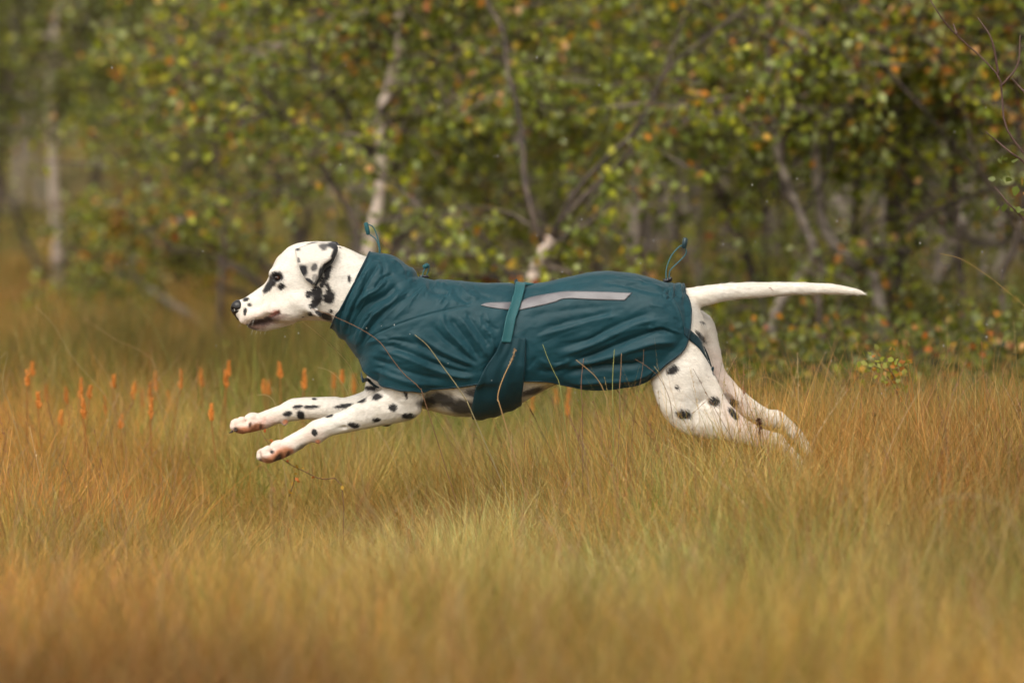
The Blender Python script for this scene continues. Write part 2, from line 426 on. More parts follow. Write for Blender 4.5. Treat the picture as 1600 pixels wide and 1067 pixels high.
# underside of the chest: black patches, with the shade below the coat painted in
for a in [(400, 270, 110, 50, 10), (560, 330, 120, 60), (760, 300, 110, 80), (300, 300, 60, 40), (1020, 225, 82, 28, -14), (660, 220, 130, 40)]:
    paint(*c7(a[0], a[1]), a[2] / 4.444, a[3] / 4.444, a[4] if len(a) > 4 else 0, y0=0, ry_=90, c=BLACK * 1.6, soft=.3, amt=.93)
paint(1203, 449.5, 1.8, 1.2, 0, y0=-8, ry_=20, c=PINK * .5)
# far side gets its own scatter of spots
for _ in range(26):
    paint(rng.uniform(560, 1110), rng.uniform(450, 640), rng.uniform(7, 15), rng.uniform(6, 12), rng.uniform(0, 180), y0=110, ry_=66)
# mouth: dark mottled lips, a little pink inside
for a, b_, wx, wq in ((389, 509, 6, 4), (395, 507.5, 7, 6.5), (402, 506, 8, 8), (410, 504, 8, 8.5), (418, 500.5, 8, 7.5), (426, 496.5, 8, 6.2), (434, 492.5, 8, 5)):
    paint(a, b_, wx, wq, -25, y0=0, ry_=60, c=LIP, soft=.15, amt=.95, rough=.35)
paint(430, 488.5, 9, 3.4, -28, y0=0, ry_=60, c=TONGUE, soft=.4, amt=.9)
paint(405, 510, 14, 2.8, 0, y0=0, ry_=60, c=PINK * .55, soft=.5, amt=.8, rough=.6)
paint(441, 494, 12, 4.5, -15, y0=0, ry_=60, c=PINK * .38, soft=.6, amt=.8)
paint(424, 505, 16, 3.5, -28, y0=0, ry_=60, c=PINK * .4, soft=.6, amt=.75, rough=.5)
# pads; dark strokes paint the shade in the gaps between them
for a in [(452, 742, 78, 44, -28), (368, 798, 84, 42, -20), (512, 718, 24, 20), (440, 805, 50, 30, -20)]: S2(*a, c=PAD, soft=.3, rough=.1)
S2(432, 768, 22, 42, 35, c=PAD * .12, soft=.4); S2(497, 742, 14, 26, 30, c=PAD * .15, soft=.4); S2(392, 722, 16, 12, c=BLACK, soft=.4); S2(310, 785, 14, 18, c=PAD * .3, soft=.5); S2(590, 695, 44, 20, -30, c=BLACK * 4, soft=.5, amt=.7); S2(705, 652, 18, 16, c=PAD * 1.5, soft=.3)
for a in [(160, 606, 80, 36, -10), (255, 582, 58, 32, -18)]: S2(*a, far=True, c=PAD, soft=.3, rough=.1)
S2(312, 528, 14, 28, 10, far=True, c=PINK, soft=.4); S2(455, 540, 20, 18, far=True, c=PAD * 1.5, soft=.3); S2(215, 560, 12, 22, 20, far=True, c=PAD * .15, soft=.4); S2(112, 590, 16, 14, far=True, c=BLACK, soft=.4); S2(285, 572, 12, 20, 20, far=True, c=PAD * .2, soft=.4)

def attr_fur(name):
    m, n, b, out = new_mat(name)
    at = n.nodes.new('ShaderNodeAttribute'); at.attribute_name = 'col'
    tc = n.nodes.new('ShaderNodeTexCoord'); mp = n.nodes.new('ShaderNodeMapping')
    mp.inputs['Scale'].default_value = (160, 420, 420)
    nz = n.nodes.new('ShaderNodeTexNoise'); nz.inputs['Scale'].default_value = 1.0; nz.inputs['Detail'].default_value = 4
    n.links.new(tc.outputs['Object'], mp.inputs[0]); n.links.new(mp.outputs[0], nz.inputs['Vector'])
    mr = n.nodes.new('ShaderNodeMapRange'); mr.inputs[1].default_value = .3; mr.inputs[2].default_value = .7; mr.inputs[3].default_value = .86; mr.inputs[4].default_value = 1.06
    n.links.new(nz.outputs[0], mr.inputs[0])
    sc = n.nodes.new('ShaderNodeVectorMath'); sc.operation = 'SCALE'
    n.links.new(at.outputs['Color'], sc.inputs[0]); n.links.new(mr.outputs[0], sc.inputs['Scale'])
    n.links.new(sc.outputs[0], b.inputs['Base Color'])
    bp = n.nodes.new('ShaderNodeBump'); bp.inputs['Strength'].default_value = .35; bp.inputs['Distance'].default_value = .0012
    n.links.new(nz.outputs[0], bp.inputs['Height']); n.links.new(bp.outputs[0], b.inputs['Normal'])
    b.inputs['Roughness'].default_value = .62; b.inputs['Specular IOR Level'].default_value = .3
    b.inputs['Sheen Weight'].default_value = .12; b.inputs['Sheen Roughness'].default_value = .5
    return m
M_fur = attr_fur('short_spotted_fur')
M_nose = simple_mat('nose_leather', (.011, .010, .011), .38, .5, noise=.3, scale=300, bump=.5)
M_eye = simple_mat('amber_eye', (.045, .016, .006), .06, .8)
M_pupil = simple_mat('pupil', (.004, .004, .004), .05, .8)
M_claw = simple_mat('claw_horn', (.05, .035, .03), .35, .5, noise=.2, scale=200)

dog = empty('dog', D2W((1240, 0, 733)), 'white dog with black spots running left in a teal coat, hind feet in the grass', 'dog')
dog['_o'] = list(D2W((1240, 0, 733)))
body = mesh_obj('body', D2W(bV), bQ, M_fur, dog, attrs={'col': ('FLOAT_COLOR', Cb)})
tree_b = BVHTree.FromPolygons([tuple(v) for v in bV.tolist()], [tuple(f) for f in bQ.tolist()])
dogpos = Vector(D2W((1240, 0, 733)))
def dmesh(name, V, Fc, mat, parent=None, **k):
    """mesh given in dog units, parented under the dog or one of its parts"""
    o = mesh_obj(name, D2W(V) - np.array(dogpos), Fc, mat, None, **k)
    o.parent = parent or dog
    return o

# ---- short hair lying on the skin: softens the outline
def hairs(n):
    tri = np.vstack([bQ[:, [0, 1, 2]], bQ[:, [0, 2, 3]]]); a, b, c = bV[tri[:, 0]], bV[tri[:, 1]], bV[tri[:, 2]]
    ar = np.linalg.norm(np.cross(b - a, c - a), axis=1)
    cen = (a + b + c) / 3
    ar[(cen[:, 0] > 600) & (cen[:, 0] < 1010) & (cen[:, 2] < 600)] = 0
    ar[(cen[:, 0] < 388)] *= .15
    i = rng.choice(len(tri), n, p=ar / ar.sum()); u, v = rng.uniform(0, 1, (2, n)); k = u + v > 1; u[k] = 1 - u[k]; v[k] = 1 - v[k]
    P = a[i] + (b - a)[i] * u[:, None] + (c - a)[i] * v[:, None]
    N = np.cross((b - a)[i], (c - a)[i]); N /= np.linalg.norm(N, axis=1)[:, None] + 1e-9
    g = F.grad(P); N *= np.sign((N * g).sum(1))[:, None]
    D = np.tile(np.array([1.0, 0, .35]), (n, 1)); fl = (P[:, 2] > 600) & (P[:, 0] < 660); D[fl] = (-1, 0, .45)
    hl = (P[:, 0] > 1000) & (P[:, 2] > 500); D[hl] = (.7, 0, .8)
    D += rng.normal(0, .22, (n, 3)); D -= N * (D * N).sum(1)[:, None]; D /= np.linalg.norm(D, axis=1)[:, None] + 1e-9
    S = np.cross(N, D); L = rng.uniform(4, 7.5, n)[:, None]; hw = .30
    L[P[:, 0] < 560] *= .6; L[(P[:, 2] > 600) & (P[:, 0] < 500)] *= .6
    tail = (P[:, 0] > 1120) & (P[:, 2] < 475); L[tail] *= 1.3
    V = np.stack([P - S * hw, P + S * hw, P + D * L + N * L * rng.uniform(.10, .30, n)[:, None]], 1).reshape(-1, 3)
    return V, np.arange(3 * n).reshape(n, 3), np.repeat(Cb[tri[i, 0]] * rng.uniform(.95, 1.12, (n, 1)), 3, 0)
hV, hF, hC = hairs(70000)
o = dmesh('fur', hV, hF, M_fur, smooth=False, attrs={'col': ('FLOAT_COLOR', hC)}); o['kind'] = 'stuff'
# ---- ears
def ear(s):
    fr = spline([(463, 390), (466, 402), (470, 414), (475, 426), (482, 437), (491, 443.5)], 26)
    re = spline([(524, 379.5), (527.5, 386), (521, 402), (509, 412), (503, 427), (493.5, 443.5)], 26)
    V, Cc = [], []
    n, m = 26, 26
    for i in range(n):
        u = i / (n - 1)
        for j in range(m):
            v = j / (m - 1)
            if v < .8:
                t = v / .8; px = fr[i, 0] * (1 - t) + re[i, 0] * t; py = fr[i, 1] * (1 - t) + re[i, 1] * t
                bul = math.sin(math.pi * t)
                yy = 30 + 22 * min(1, u * 2.6)**.7 + 4 * bul * (1 - .4 * u) + 1.5 * math.sin(7 * t + 3 * u) + 3 * min(1, u * 3)
                inner = 0
            else:                                    # the rear edge rolls back under the flap
                t = (v - .8) / .2; a = t * 2.6
                ww = (14 if u < .75 else 14 * (1 - u) / .25) 
                px = re[i, 0] + (math.sin(a) * 3.2 - t * ww * .25) * (1 - u * .5); py = re[i, 1] + 3 * t + 6 * t * math.sin(math.pi * u)
                yy = 30 + 22 * min(1, u * 2.6)**.7 - 10 * (1 - math.cos(a)) * .5
                inner = 1
            if u < .25: py -= 4.5 * math.sin(math.pi * min(v / .8, 1)) * (1 - u / .25)
            V.append((px, s * yy, py))
            c = np.array([.56, .52, .47])
            def sp(X, Y, rx, ry, rot=0, am=1.0):
                nonlocal c
                cx, cy = c1(X, Y); ca, sa = math.cos(R(rot)), math.sin(R(rot))
                dx, dy = px - cx, py - cy
                d = math.hypot((dx * ca + dy * sa) / (rx / 4.7), (-dx * sa + dy * ca) / (ry / 4.7)) + .25 * mnoise.noise(Vector((px * .15, py * .15, 0)))
                mm = max(0, min(1, (1.2 - d) / .4)) * am
                c = c * (1 - mm) + np.array([.018, .018, .022]) * mm
            if not inner:
                for a in ((645, 380, 30, 44, -15), (725, 362, 26, 28, 0, .9), (598, 236, 22, 12, 0), (612, 315, 12, 18, 0), (790, 215, 36, 24, 0, .9), (852, 200, 34, 26, 0), (690, 462, 44, 16, 30), (765, 420, 16, 60, 5), (730, 440, 22, 30, 0, .6)):
                    sp(*a)
                if v > .755 + .03 * math.sin(u * 17): c = np.array([.02, .02, .024])
            else: c = np.array([.012, .012, .014])
            Cc.append(c)
    Fc = [(i * m + j, i * m + j + 1, (i + 1) * m + j + 1, (i + 1) * m + j) for i in range(n - 1) for j in range(m - 1)]
    o = dmesh('ear', V, Fc, M_fur, attrs={'col': ('FLOAT_COLOR', Cc)})
    md = o.modifiers.new('thickness', 'SOLIDIFY'); md.thickness = 0.0032; md.offset = 0
    return o
ear(-1); ear(1)
# ---- eyes
def ball(c, r, nu=20, nv=14):
    V, Fc = [], []
    for i in range(nv + 1):
        th = math.pi * i / nv
        for j in range(nu):
            ph = 2 * math.pi * j / nu
            V.append((c[0] + r[0] * math.sin(th) * math.cos(ph), c[1] + r[1] * math.sin(th) * math.sin(ph), c[2] + r[2] * math.cos(th)))
    for i in range(nv):
        for j in range(nu):
            k = (j + 1) % nu
            Fc.append((i * nu + j, (i + 1) * nu + j, (i + 1) * nu + k, i * nu + k))
    return V, Fc
for s in (-1, 1):
    e = dmesh('eye', *ball((435, s * 29.4, 433.4), (4.6, 5.0, 3.7)), M_eye)
    dmesh('pupil', *ball((433.6, s * 32.6, 433.0), (2.5, 2.2, 2.5), 12, 8), M_pupil, e)
# ---- nose
Fn = Field((354, -18, 460), (390, 18, 506), 1.1)
Fn.ell((372, 0, 480), (11, 13, 12), rot=35, k=0)
Fn.chain([(369, 0, 483, 7.5), (373, 0, 497, 4)], k=5)
for s in (-1, 1):
    Fn.ell((372, s * 8, 479), (9.5, 7.5, 9), rot=25, k=3)
    Fn.ell((365.5, s * 9, 483), (4, 4.4, 2.8), rot=30, k=1.2, op='sub')
    Fn.chain([(370, s * 13, 484, 1.3), (378, s * 14, 483, 1.1)], k=1, op='sub')
nV, nQ = Fn.mesh(); nV = relax(nV, nQ, 1, .5)
dmesh('nose', nV, nQ, M_nose)
# ---- whiskers
wp = []
for s in (-1, 1):
    for i in range(9):
        x0, q0 = 385 + (i % 5) * 5, 488 + (i // 5) * 7 + (i % 2) * 2; y0 = s * (16 + (i % 5) * 1.5); L = rng.uniform(14, 24)
        d = np.array([-.55 + .12 * (i % 5), s * .8, .45]); t = np.linspace(0, 1, 6)[:, None]
        wp.append(tube(np.array([x0, y0, q0]) + d * L * t + np.array([0, 0, 4.0]) * t**2, np.linspace(.22, .06, 6), 4, cap=False))
    for i in range(4):
        wp.append(tube(np.array([395 + 7 * i, s * 6, 514]) + np.array([-3, s * 3, 9]) * np.linspace(0, 1, 5)[:, None], np.linspace(.2, .06, 5), 4, cap=False))
V, Fc = join(wp); dmesh('whiskers', V, Fc, simple_mat('whisker_hair', (.5, .46, .42), .5))['kind'] = 'stuff'
# ---- claws
def claw(p, d, L=9, r=2.3):
    p = np.array(p, float); d = np.array(d, float); d /= np.linalg.norm(d)
    pts = [p + d * L * t + np.array([0, 0, 1.0]) * L * .35 * t * t for t in np.linspace(0, 1, 5)]
    V, Fc = tube([(a[0], a[1], a[2]) for a in pts], [r, r * .95, r * .75, r * .5, r * .1], 8)
    dmesh('claw', V, Fc, M_claw)
for dy, ex in ((-13, 0), (-4.6, -5), (4.6, -5), (13, 0)):
    claw((412 + (0 if ex else 7), -43 + dy, 713 if ex else 710), (-1, 0, .25), 5, 2.0)
    claw((360 + (0 if ex else 8), 43 + dy, 677 if ex else 674), (-1, 0, .2), 5.5, 1.9)
for yy, (x0, q0) in ((-47, (1253, 735)), (46, (1269, 711))):
    for dy in (-9, -3, 3, 9): claw((x0 + 2, yy + dy, q0), (.5, 0, 1), 8, 1.8)
# ================================================================== THE COAT (worn: a part of the dog, with its own sub-parts)
ST = [  # top x,y   hem x,y   share of the section reached   half width   section squareness
 (574, 405, 522, 505, 1.0, 54, .9), (591, 398, 533, 521, 1.0, 57, .9), (612, 399, 545, 530, 1.0, 59, .9), (632, 413, 556, 546, 1.0, 63, .9),
 (655, 432, 565, 566, .96, 70, .85), (678, 438, 572, 579, .90, 76, .8), (698, 438, 592, 592, .87, 79, .8), (722, 440, 630, 601, .85, 80, .8),
 (745, 442, 670, 605, .82, 81, .8), (766, 443, 715, 601, .78, 81, .8), (790, 442.5, 755, 595, .76, 79, .8), (817, 444, 803, 593, .78, 75, .8),
 (850, 442, 850, 593, .86, 72, .75), (886, 434, 885, 600, .92, 70, .7), (920, 427, 925, 606.5, .94, 72, .65), (950, 424, 965, 603.5, .93, 78, .6),
 (983, 427, 1003, 595, .92, 85, .6), (1008, 432, 1033, 577, .9, 88, .6), (1028, 438, 1055, 556, .85, 86, .6), (1042, 443, 1067, 538, .78, 80, .6),
 (1053, 444, 1072.5, 515, .62, 70, .6), (1062, 443, 1073, 492, .42, 56, .6), (1068, 445, 1070, 470, .3, 42, .6)]
NU, NV = 460, 110
A = spline(np.array(ST, float), NU)
def strokes():
    L = []
    def a(f, pts, w, amp): L.append((np.array([f(*p) for p in pts]), w, amp))
    # collar: gathered bands
    a(c3, [(345, 120), (255, 265), (180, 420), (140, 560), (150, 640)], 3.0, -3.2)
    a(c3, [(400, 100), (300, 260), (225, 430), (180, 570)], 4.5, 3.2)
    a(c3, [(450, 100), (360, 220), (260, 420), (200, 560), (190, 650)], 3.0, -3.4)
    a(c3, [(560, 250), (480, 350), (340, 430), (250, 560), (205, 690)], 6.0, -8.0); a(c3, [(620, 320), (520, 440), (420, 540), (330, 680)], 9.0, 3.0)
    a(c3, [(600, 300), (520, 400), (390, 490), (290, 620), (255, 740)], 6.0, 5.5)
    a(c3, [(470, 240), (400, 320), (300, 380), (240, 470)], 4.0, 4.0)
    a(c3, [(350, 120), (420, 110), (450, 170), (430, 240)], 3.5, -3.5)
    a(c3, [(480, 110), (560, 160), (590, 220)], 5.0, 3.5)
    a(c3, [(520, 210), (440, 240), (380, 330)], 3.0, -4.0)
    a(c3, [(590, 230), (650, 225), (700, 240)], 3.5, -2.5)
    a(c3, [(380, 480), (310, 560), (260, 700)], 3.2, -5.0)
    a(c3, [(450, 470), (350, 590), (290, 720)], 3.0, -3.0)
    a(c3, [(560, 330), (500, 400), (420, 440)], 3.0, 3.0)
    # shoulder and back
    a(c3, [(700, 230), (620, 330), (520, 430), (400, 560), (320, 640)], 6.0, -2.6)
    a(c3, [(760, 260), (700, 330), (600, 440), (480, 560)], 7.0, 2.4)
    a(c3, [(750, 250), (790, 320), (870, 350), (900, 330)], 4.0, -3.8)
    a(c3, [(800, 260), (850, 290), (870, 270)], 5.0, 2.6)
    a(c3, [(920, 290), (980, 370), (1060, 420)], 4.0, -3.0)
    a(c3, [(960, 280), (1030, 350), (1110, 390)], 4.5, 2.6)
    a(c3, [(1050, 285), (1120, 350), (1200, 380)], 3.0, -1.8)
    a(c3, [(820, 420), (880, 360), (930, 340)], 4.0, 2.0)
    # stitched seam
    a(c3, [(290, 740), (370, 640), (560, 550), (800, 475), (1000, 432), (1110, 418)], 1.4, -1.7)
    # chest: pulls running to the belly band
    a(c3, [(900, 500), (960, 580), (1050, 700), (1130, 820)], 4.5, -4.6)
    a(c3, [(960, 490), (1040, 590), (1120, 700), (1180, 800)], 4.5, 4.2)
    a(c3, [(850, 470), (880, 580), (980, 690), (1090, 810)], 4.0, 3.4)
    a(c3, [(1010, 450), (1090, 580), (1180, 700)], 3.5, -3.2)
    a(c3, [(770, 540), (870, 650), (980, 740), (1120, 840)], 4.0, -4.2)
    a(c3, [(640, 640), (780, 740), (930, 810), (1110, 870)], 4.0, -4.4)
    a(c3, [(620, 590), (760, 680), (900, 760), (1110, 850)], 4.5, 3.2)
    a(c3, [(450, 690), (620, 740), (800, 820), (950, 870), (1110, 890)], 4.0, -4.6)
    a(c3, [(400, 720), (560, 770), (760, 850), (960, 910), (1100, 915)], 5.0, 3.8)
    a(c3, [(340, 780), (500, 830), (700, 900), (900, 940)], 4.2, -3.4)
    a(c3, [(320, 690), (460, 650), (620, 640)], 4.0, 2.2)
    a(c3, [(420, 640), (560, 660), (700, 700)], 3.5, -2.4)
    a(c3, [(340, 850), (520, 920), (700, 960), (900, 975)], 4.5, 2.4)
    a(c3, [(1110, 480), (1180, 560), (1250, 600)], 3.5, -2.4)
    a(c3, [(1130, 560), (1190, 640), (1210, 740)], 3.5, 2.8)
    a(c3, [(1250, 700), (1190, 800), (1130, 900)], 3.6, -3.6)
    # loin and flank
    a(c4, [(330, 300), (520, 230), (700, 190), (860, 170)], 4.5, -1.7)
    a(c4, [(860, 175), (1000, 190), (1150, 220), (1330, 270)], 4.0, -3.4)
    a(c4, [(880, 130), (1050, 165), (1200, 190), (1320, 225)], 4.5, 2.6)
    a(c4, [(1080, 140), (1200, 170), (1320, 200)], 3.0, -2.4)
    a(c4, [(330, 430), (560, 380), (800, 350), (1000, 335)], 5.0, -1.9)
    a(c4, [(420, 510), (640, 450), (860, 400), (960, 365)], 4.5, -2.6)
    a(c4, [(400, 560), (620, 500), (860, 430), (1040, 400)], 5.0, 2.4)
    a(c4, [(520, 640), (760, 580), (940, 490), (1080, 430), (1270, 370)], 4.5, -3.8)
    a(c4, [(560, 690), (780, 620), (960, 540), (1140, 460), (1300, 420)], 5.5, 3.8)
    a(c4, [(640, 730), (820, 680), (1000, 600), (1180, 530), (1300, 500), (1430, 540)], 5.5, -7.2)
    a(c4, [(640, 770), (860, 715), (1050, 650), (1250, 590), (1420, 585)], 7.0, 5.6)
    a(c4, [(1180, 500), (1290, 480), (1440, 530)], 4.0, 3.5)
    a(c4, [(560, 830), (760, 770), (940, 745), (1100, 740), (1200, 700)], 6.5, -7.0)
    a(c4, [(640, 880), (820, 860), (1000, 850), (1160, 820), (1320, 720)], 7.0, 4.8)
    a(c4, [(440, 700), (560, 740), (700, 700)], 5.0, 2.0)
    a(c4, [(420, 780), (560, 790), (680, 760)], 5.0, -3.0)
    a(c4, [(1300, 330), (1370, 400), (1440, 480)], 4.0, -1.8)
    a(c4, [(1360, 280), (1410, 380), (1440, 500)], 2.6, 1.8)
    a(c4, [(1200, 330), (1300, 350), (1420, 440)], 4.0, 1.6)
    a(c4, [(1340, 230), (1350, 270), (1330, 300)], 2.4, -3.0)
    a(c4, [(1400, 190), (1390, 240), (1400, 280)], 2.2, -3.6)
    a(c4, [(1370, 190), (1370, 240), (1370, 290)], 2.2, 3.6)
    a(c4, [(1430, 190), (1425, 240), (1430, 300)], 2.2, 3.2)
    a(c4, [(1290, 230), (1340, 250), (1400, 300)], 2.6, -2.4)
    a(c4, [(350, 520), (370, 700), (350, 850)], 3.0, -2.0)
    base = list(L)
    for P, w_, amp in base:                      # short sharp creases beside the big folds
        if abs(amp) < 2: continue
        for _ in range(3):
            S = spline(P, 30); i0 = int(rng.integers(0, 14)); S = S[i0:i0 + int(rng.integers(9, 16))]
            t = S[-1] - S[0]; nn = np.array([-t[1], t[0]]) / (np.hypot(*t) + 1e-9)
            S = S + nn * rng.normal(0, 6) + nn * np.linspace(-1, 1, len(S))[:, None] * rng.normal(0, 3.5)
            L.append((S[::3], rng.uniform(1.5, 2.6), rng.choice([-1, 1]) * rng.uniform(.5, 1.25)))
    return L
STK = strokes()
def folds(px, py):
    d_ = np.zeros_like(px)
    for P, w_, amp in STK:
        lo, hi = P.min(0) - 3 * w_, P.max(0) + 3 * w_
        m = (px > lo[0]) & (px < hi[0]) & (py > lo[1]) & (py < hi[1])
        if not m.any(): continue
        x_, y_ = px[m], py[m]; best = np.full(x_.shape, 1e9); bt = np.zeros_like(x_)
        S = spline(P, 24); n = len(S)
        for i in range(n - 1):
            a, b = S[i], S[i + 1]; ab = b - a; L2 = ab @ ab + 1e-9
            t = np.clip(((x_ - a[0]) * ab[0] + (y_ - a[1]) * ab[1]) / L2, 0, 1)
            dd = np.hypot(x_ - a[0] - t * ab[0], y_ - a[1] - t * ab[1])
            u = dd < best; best[u] = dd[u]; bt[u] = (i + t[u]) / (n - 1)
        tap = np.clip(np.minimum(bt, 1 - bt) * 5, 0, 1); tap = tap * tap * (3 - 2 * tap)
        r_ = best / w_
        d_[m] += amp * ((.25 * np.exp(-r_**2) + .85 * np.exp(-2.1 * np.sqrt(r_**2 + .02))) if amp > 0 else .72 * np.exp(-r_**2)) * tap
    return d_
def coat_grid():
    G = np.zeros((NU, 2 * NV + 1, 3))
    for i in range(NU):
        tx, ty, hx, hy, s, hw, e = A[i]
        s = min(s, 1.0)
        bx, by = tx + (hx - tx) / s, ty + (hy - ty) / s
        thm = math.acos(1 - 2 * s)
        th = np.linspace(-thm, thm, 2 * NV + 1)
        f = (1 - np.cos(th)) / 2
        G[i, :, 0] = tx + (bx - tx) * f; G[i, :, 2] = ty + (by - ty) * f
        G[i, :, 1] = np.sign(th) * hw * np.abs(np.sin(th))**e
    return G
G = coat_grid()
def gnorm(G):
    du = np.gradient(G, axis=0); dv = np.gradient(G, axis=1)
    n = np.cross(du, dv); n /= (np.linalg.norm(n, axis=2)[..., None] + 1e-9)
    c = G.mean(axis=1, keepdims=True); c[..., 1] = 0
    s = np.sign(((G - c) * n).sum(axis=2, keepdims=True)); s[s == 0] = 1
    return n * s
def push(G, margin, it=4):
    sh = G.shape
    for _ in range(it):
        P = G.reshape(-1, 3); d = F.sample(P); m = d < margin
        if m.any(): P[m] += F.grad(P[m]) * (margin - d[m])[:, None] * .9
        G = P.reshape(sh)
    return G
def blur(G, it):
    for _ in range(it):
        H = G.copy()
        H[1:-1, 1:-1] = .5 * G[1:-1, 1:-1] + .125 * (G[2:, 1:-1] + G[:-2, 1:-1] + G[1:-1, 2:] + G[1:-1, :-2])
        G = H
    return G
G0 = G.copy()
G = push(G, 6); G = blur(G, 22); G = push(G, 5, 2)
N = gnorm(G); N = blur(N, 12)
fd = folds(G[..., 0], G[..., 2])
nzv = np.array([mnoise.fractal(Vector((p[0] * .035 - p[2] * .010, p[1] * .03, p[2] * .075 + p[0] * .02)), .8, 2.1, 4) for p in G.reshape(-1, 3).tolist()]).reshape(G.shape[:2])
nz2 = np.array([1 - 2.2 * abs(mnoise.noise(Vector((p[0] * .03 + p[2] * .03, p[1] * .03, p[2] * .05 - p[0] * .02)) + Vector((7, 1, 3)))) for p in G.reshape(-1, 3).tolist()]).reshape(G.shape[:2])
far = np.clip((G[..., 1] + 20) / 40, 0, 1)
edge = np.ones(G.shape[:2])
uu = np.minimum(np.arange(NU), NU - 1 - np.arange(NU)) / 6.0
fold_amt = fd * 1.25 + nzv * .7 + nz2 * .5
G = G + N * fold_amt[..., None]
# the strap cinches the coat
sx = np.interp(G[..., 2], [443, 454, 517, 560], [816, 811, 793, 786]); dd = np.abs(G[..., 0] - sx)
G = G - N * (3.2 * np.exp(-(dd / 13)**2))[..., None]
G = push(G, 2.0, 3)
# edges of the cloth stand off a little
cV = G.reshape(-1, 3); m_ = 2 * NV + 1
ii, jj = np.meshgrid(np.arange(NU - 1), np.arange(m_ - 1), indexing='ij')
cQ = np.stack([ii * m_ + jj, ii * m_ + jj + 1, (ii + 1) * m_ + jj + 1, (ii + 1) * m_ + jj], -1).reshape(-1, 4)

def fabric(name, c, rough=.55, weave=1500, spec=.22):
    m, n, b, out = new_mat(name)
    tc = n.nodes.new('ShaderNodeTexCoord')
    nz = n.nodes.new('ShaderNodeTexNoise'); nz.inputs['Scale'].default_value = 14; nz.inputs['Detail'].default_value = 6
    n.links.new(tc.outputs['Object'], nz.inputs['Vector'])
    mr = n.nodes.new('ShaderNodeMapRange'); mr.inputs[3].default_value = .78; mr.inputs[4].default_value = 1.22
    n.links.new(nz.outputs[0], mr.inputs[0])
    sc = n.nodes.new('ShaderNodeVectorMath'); sc.operation = 'SCALE'; sc.inputs[0].default_value = c
    n.links.new(mr.outputs[0], sc.inputs['Scale']); n.links.new(sc.outputs[0], b.inputs['Base Color'])
    n2 = n.nodes.new('ShaderNodeTexNoise'); n2.noise_type = 'RIDGED_MULTIFRACTAL'; n2.inputs['Scale'].default_value = 26; n2.inputs['Detail'].default_value = 3; n2.inputs['Distortion'].default_value = .6
    n.links.new(tc.outputs['Object'], n2.inputs['Vector'])
    n3 = n.nodes.new('ShaderNodeTexNoise'); n3.inputs['Scale'].default_value = weave; n3.inputs['Detail'].default_value = 1
    n.links.new(tc.outputs['Object'], n3.inputs['Vector'])
    b1 = n.nodes.new('ShaderNodeBump'); b1.inputs['Strength'].default_value = .3; b1.inputs['Distance'].default_value = .0012
    b2 = n.nodes.new('ShaderNodeBump'); b2.inputs['Strength'].default_value = .25; b2.inputs['Distance'].default_value = .0004
    n.links.new(n2.outputs[0], b1.inputs['Height']); n.links.new(n3.outputs[0], b2.inputs['Height'])
    n.links.new(b1.outputs[0], b2.inputs['Normal']); n.links.new(b2.outputs[0], b.inputs['Normal'])
    b.inputs['Roughness'].default_value = rough; b.inputs['Specular IOR Level'].default_value = spec
    b.inputs['Sheen Weight'].default_value = .08
    return m
M_coat = fabric('teal_shell_fabric', (.0030, .036, .049), .54)
M_trim = fabric('teal_binding', (.003, .022, .032), .6)
M_strap = fabric('teal_elastic', (.012, .074, .085), .6)
M_band = fabric('dark_teal_panel', (.0027, .029, .040), .55)
M_refl = simple_mat('grey_reflective_tape', (.115, .11, .122), .42, .5, noise=.12, scale=60, bump=.2)
M_cord = simple_mat('teal_cord', (.02, .10, .12), .6)
M_toggle = simple_mat('dark_toggle', (.008, .03, .04), .35)
M_lock = simple_mat('black_cord_lock', (.015, .012, .014), .3)

coat = dmesh('coat', cV, cQ, M_coat)
coat['label'] = 'teal dog coat with high gathered collar and rounded rear flap'
md = coat.modifiers.new('cloth_thickness', 'SOLIDIFY'); md.thickness = .0016; md.offset = 0
tree_c = BVHTree.FromPolygons([tuple(v) for v in cV.tolist()], [tuple(f) for f in cQ.tolist()])

# piping along every free edge
def rim(line, r=1.5, name='hem_binding', mat=M_trim, sides=7):
    line = np.asarray(line); step = max(1, len(line) // 170)
    V, Fc = tube(line[::step], r, sides)
    return dmesh(name, V, Fc, mat, coat)
k0 = int(NU * 3.3 / 22)
rim(G[k0:, 0, :]); rim(G[k0:, -1, :])
rim(np.vstack([G[0, :, :], G[0, :1, :]]), 1.6); rim(G[-1, :, :], 1.8)

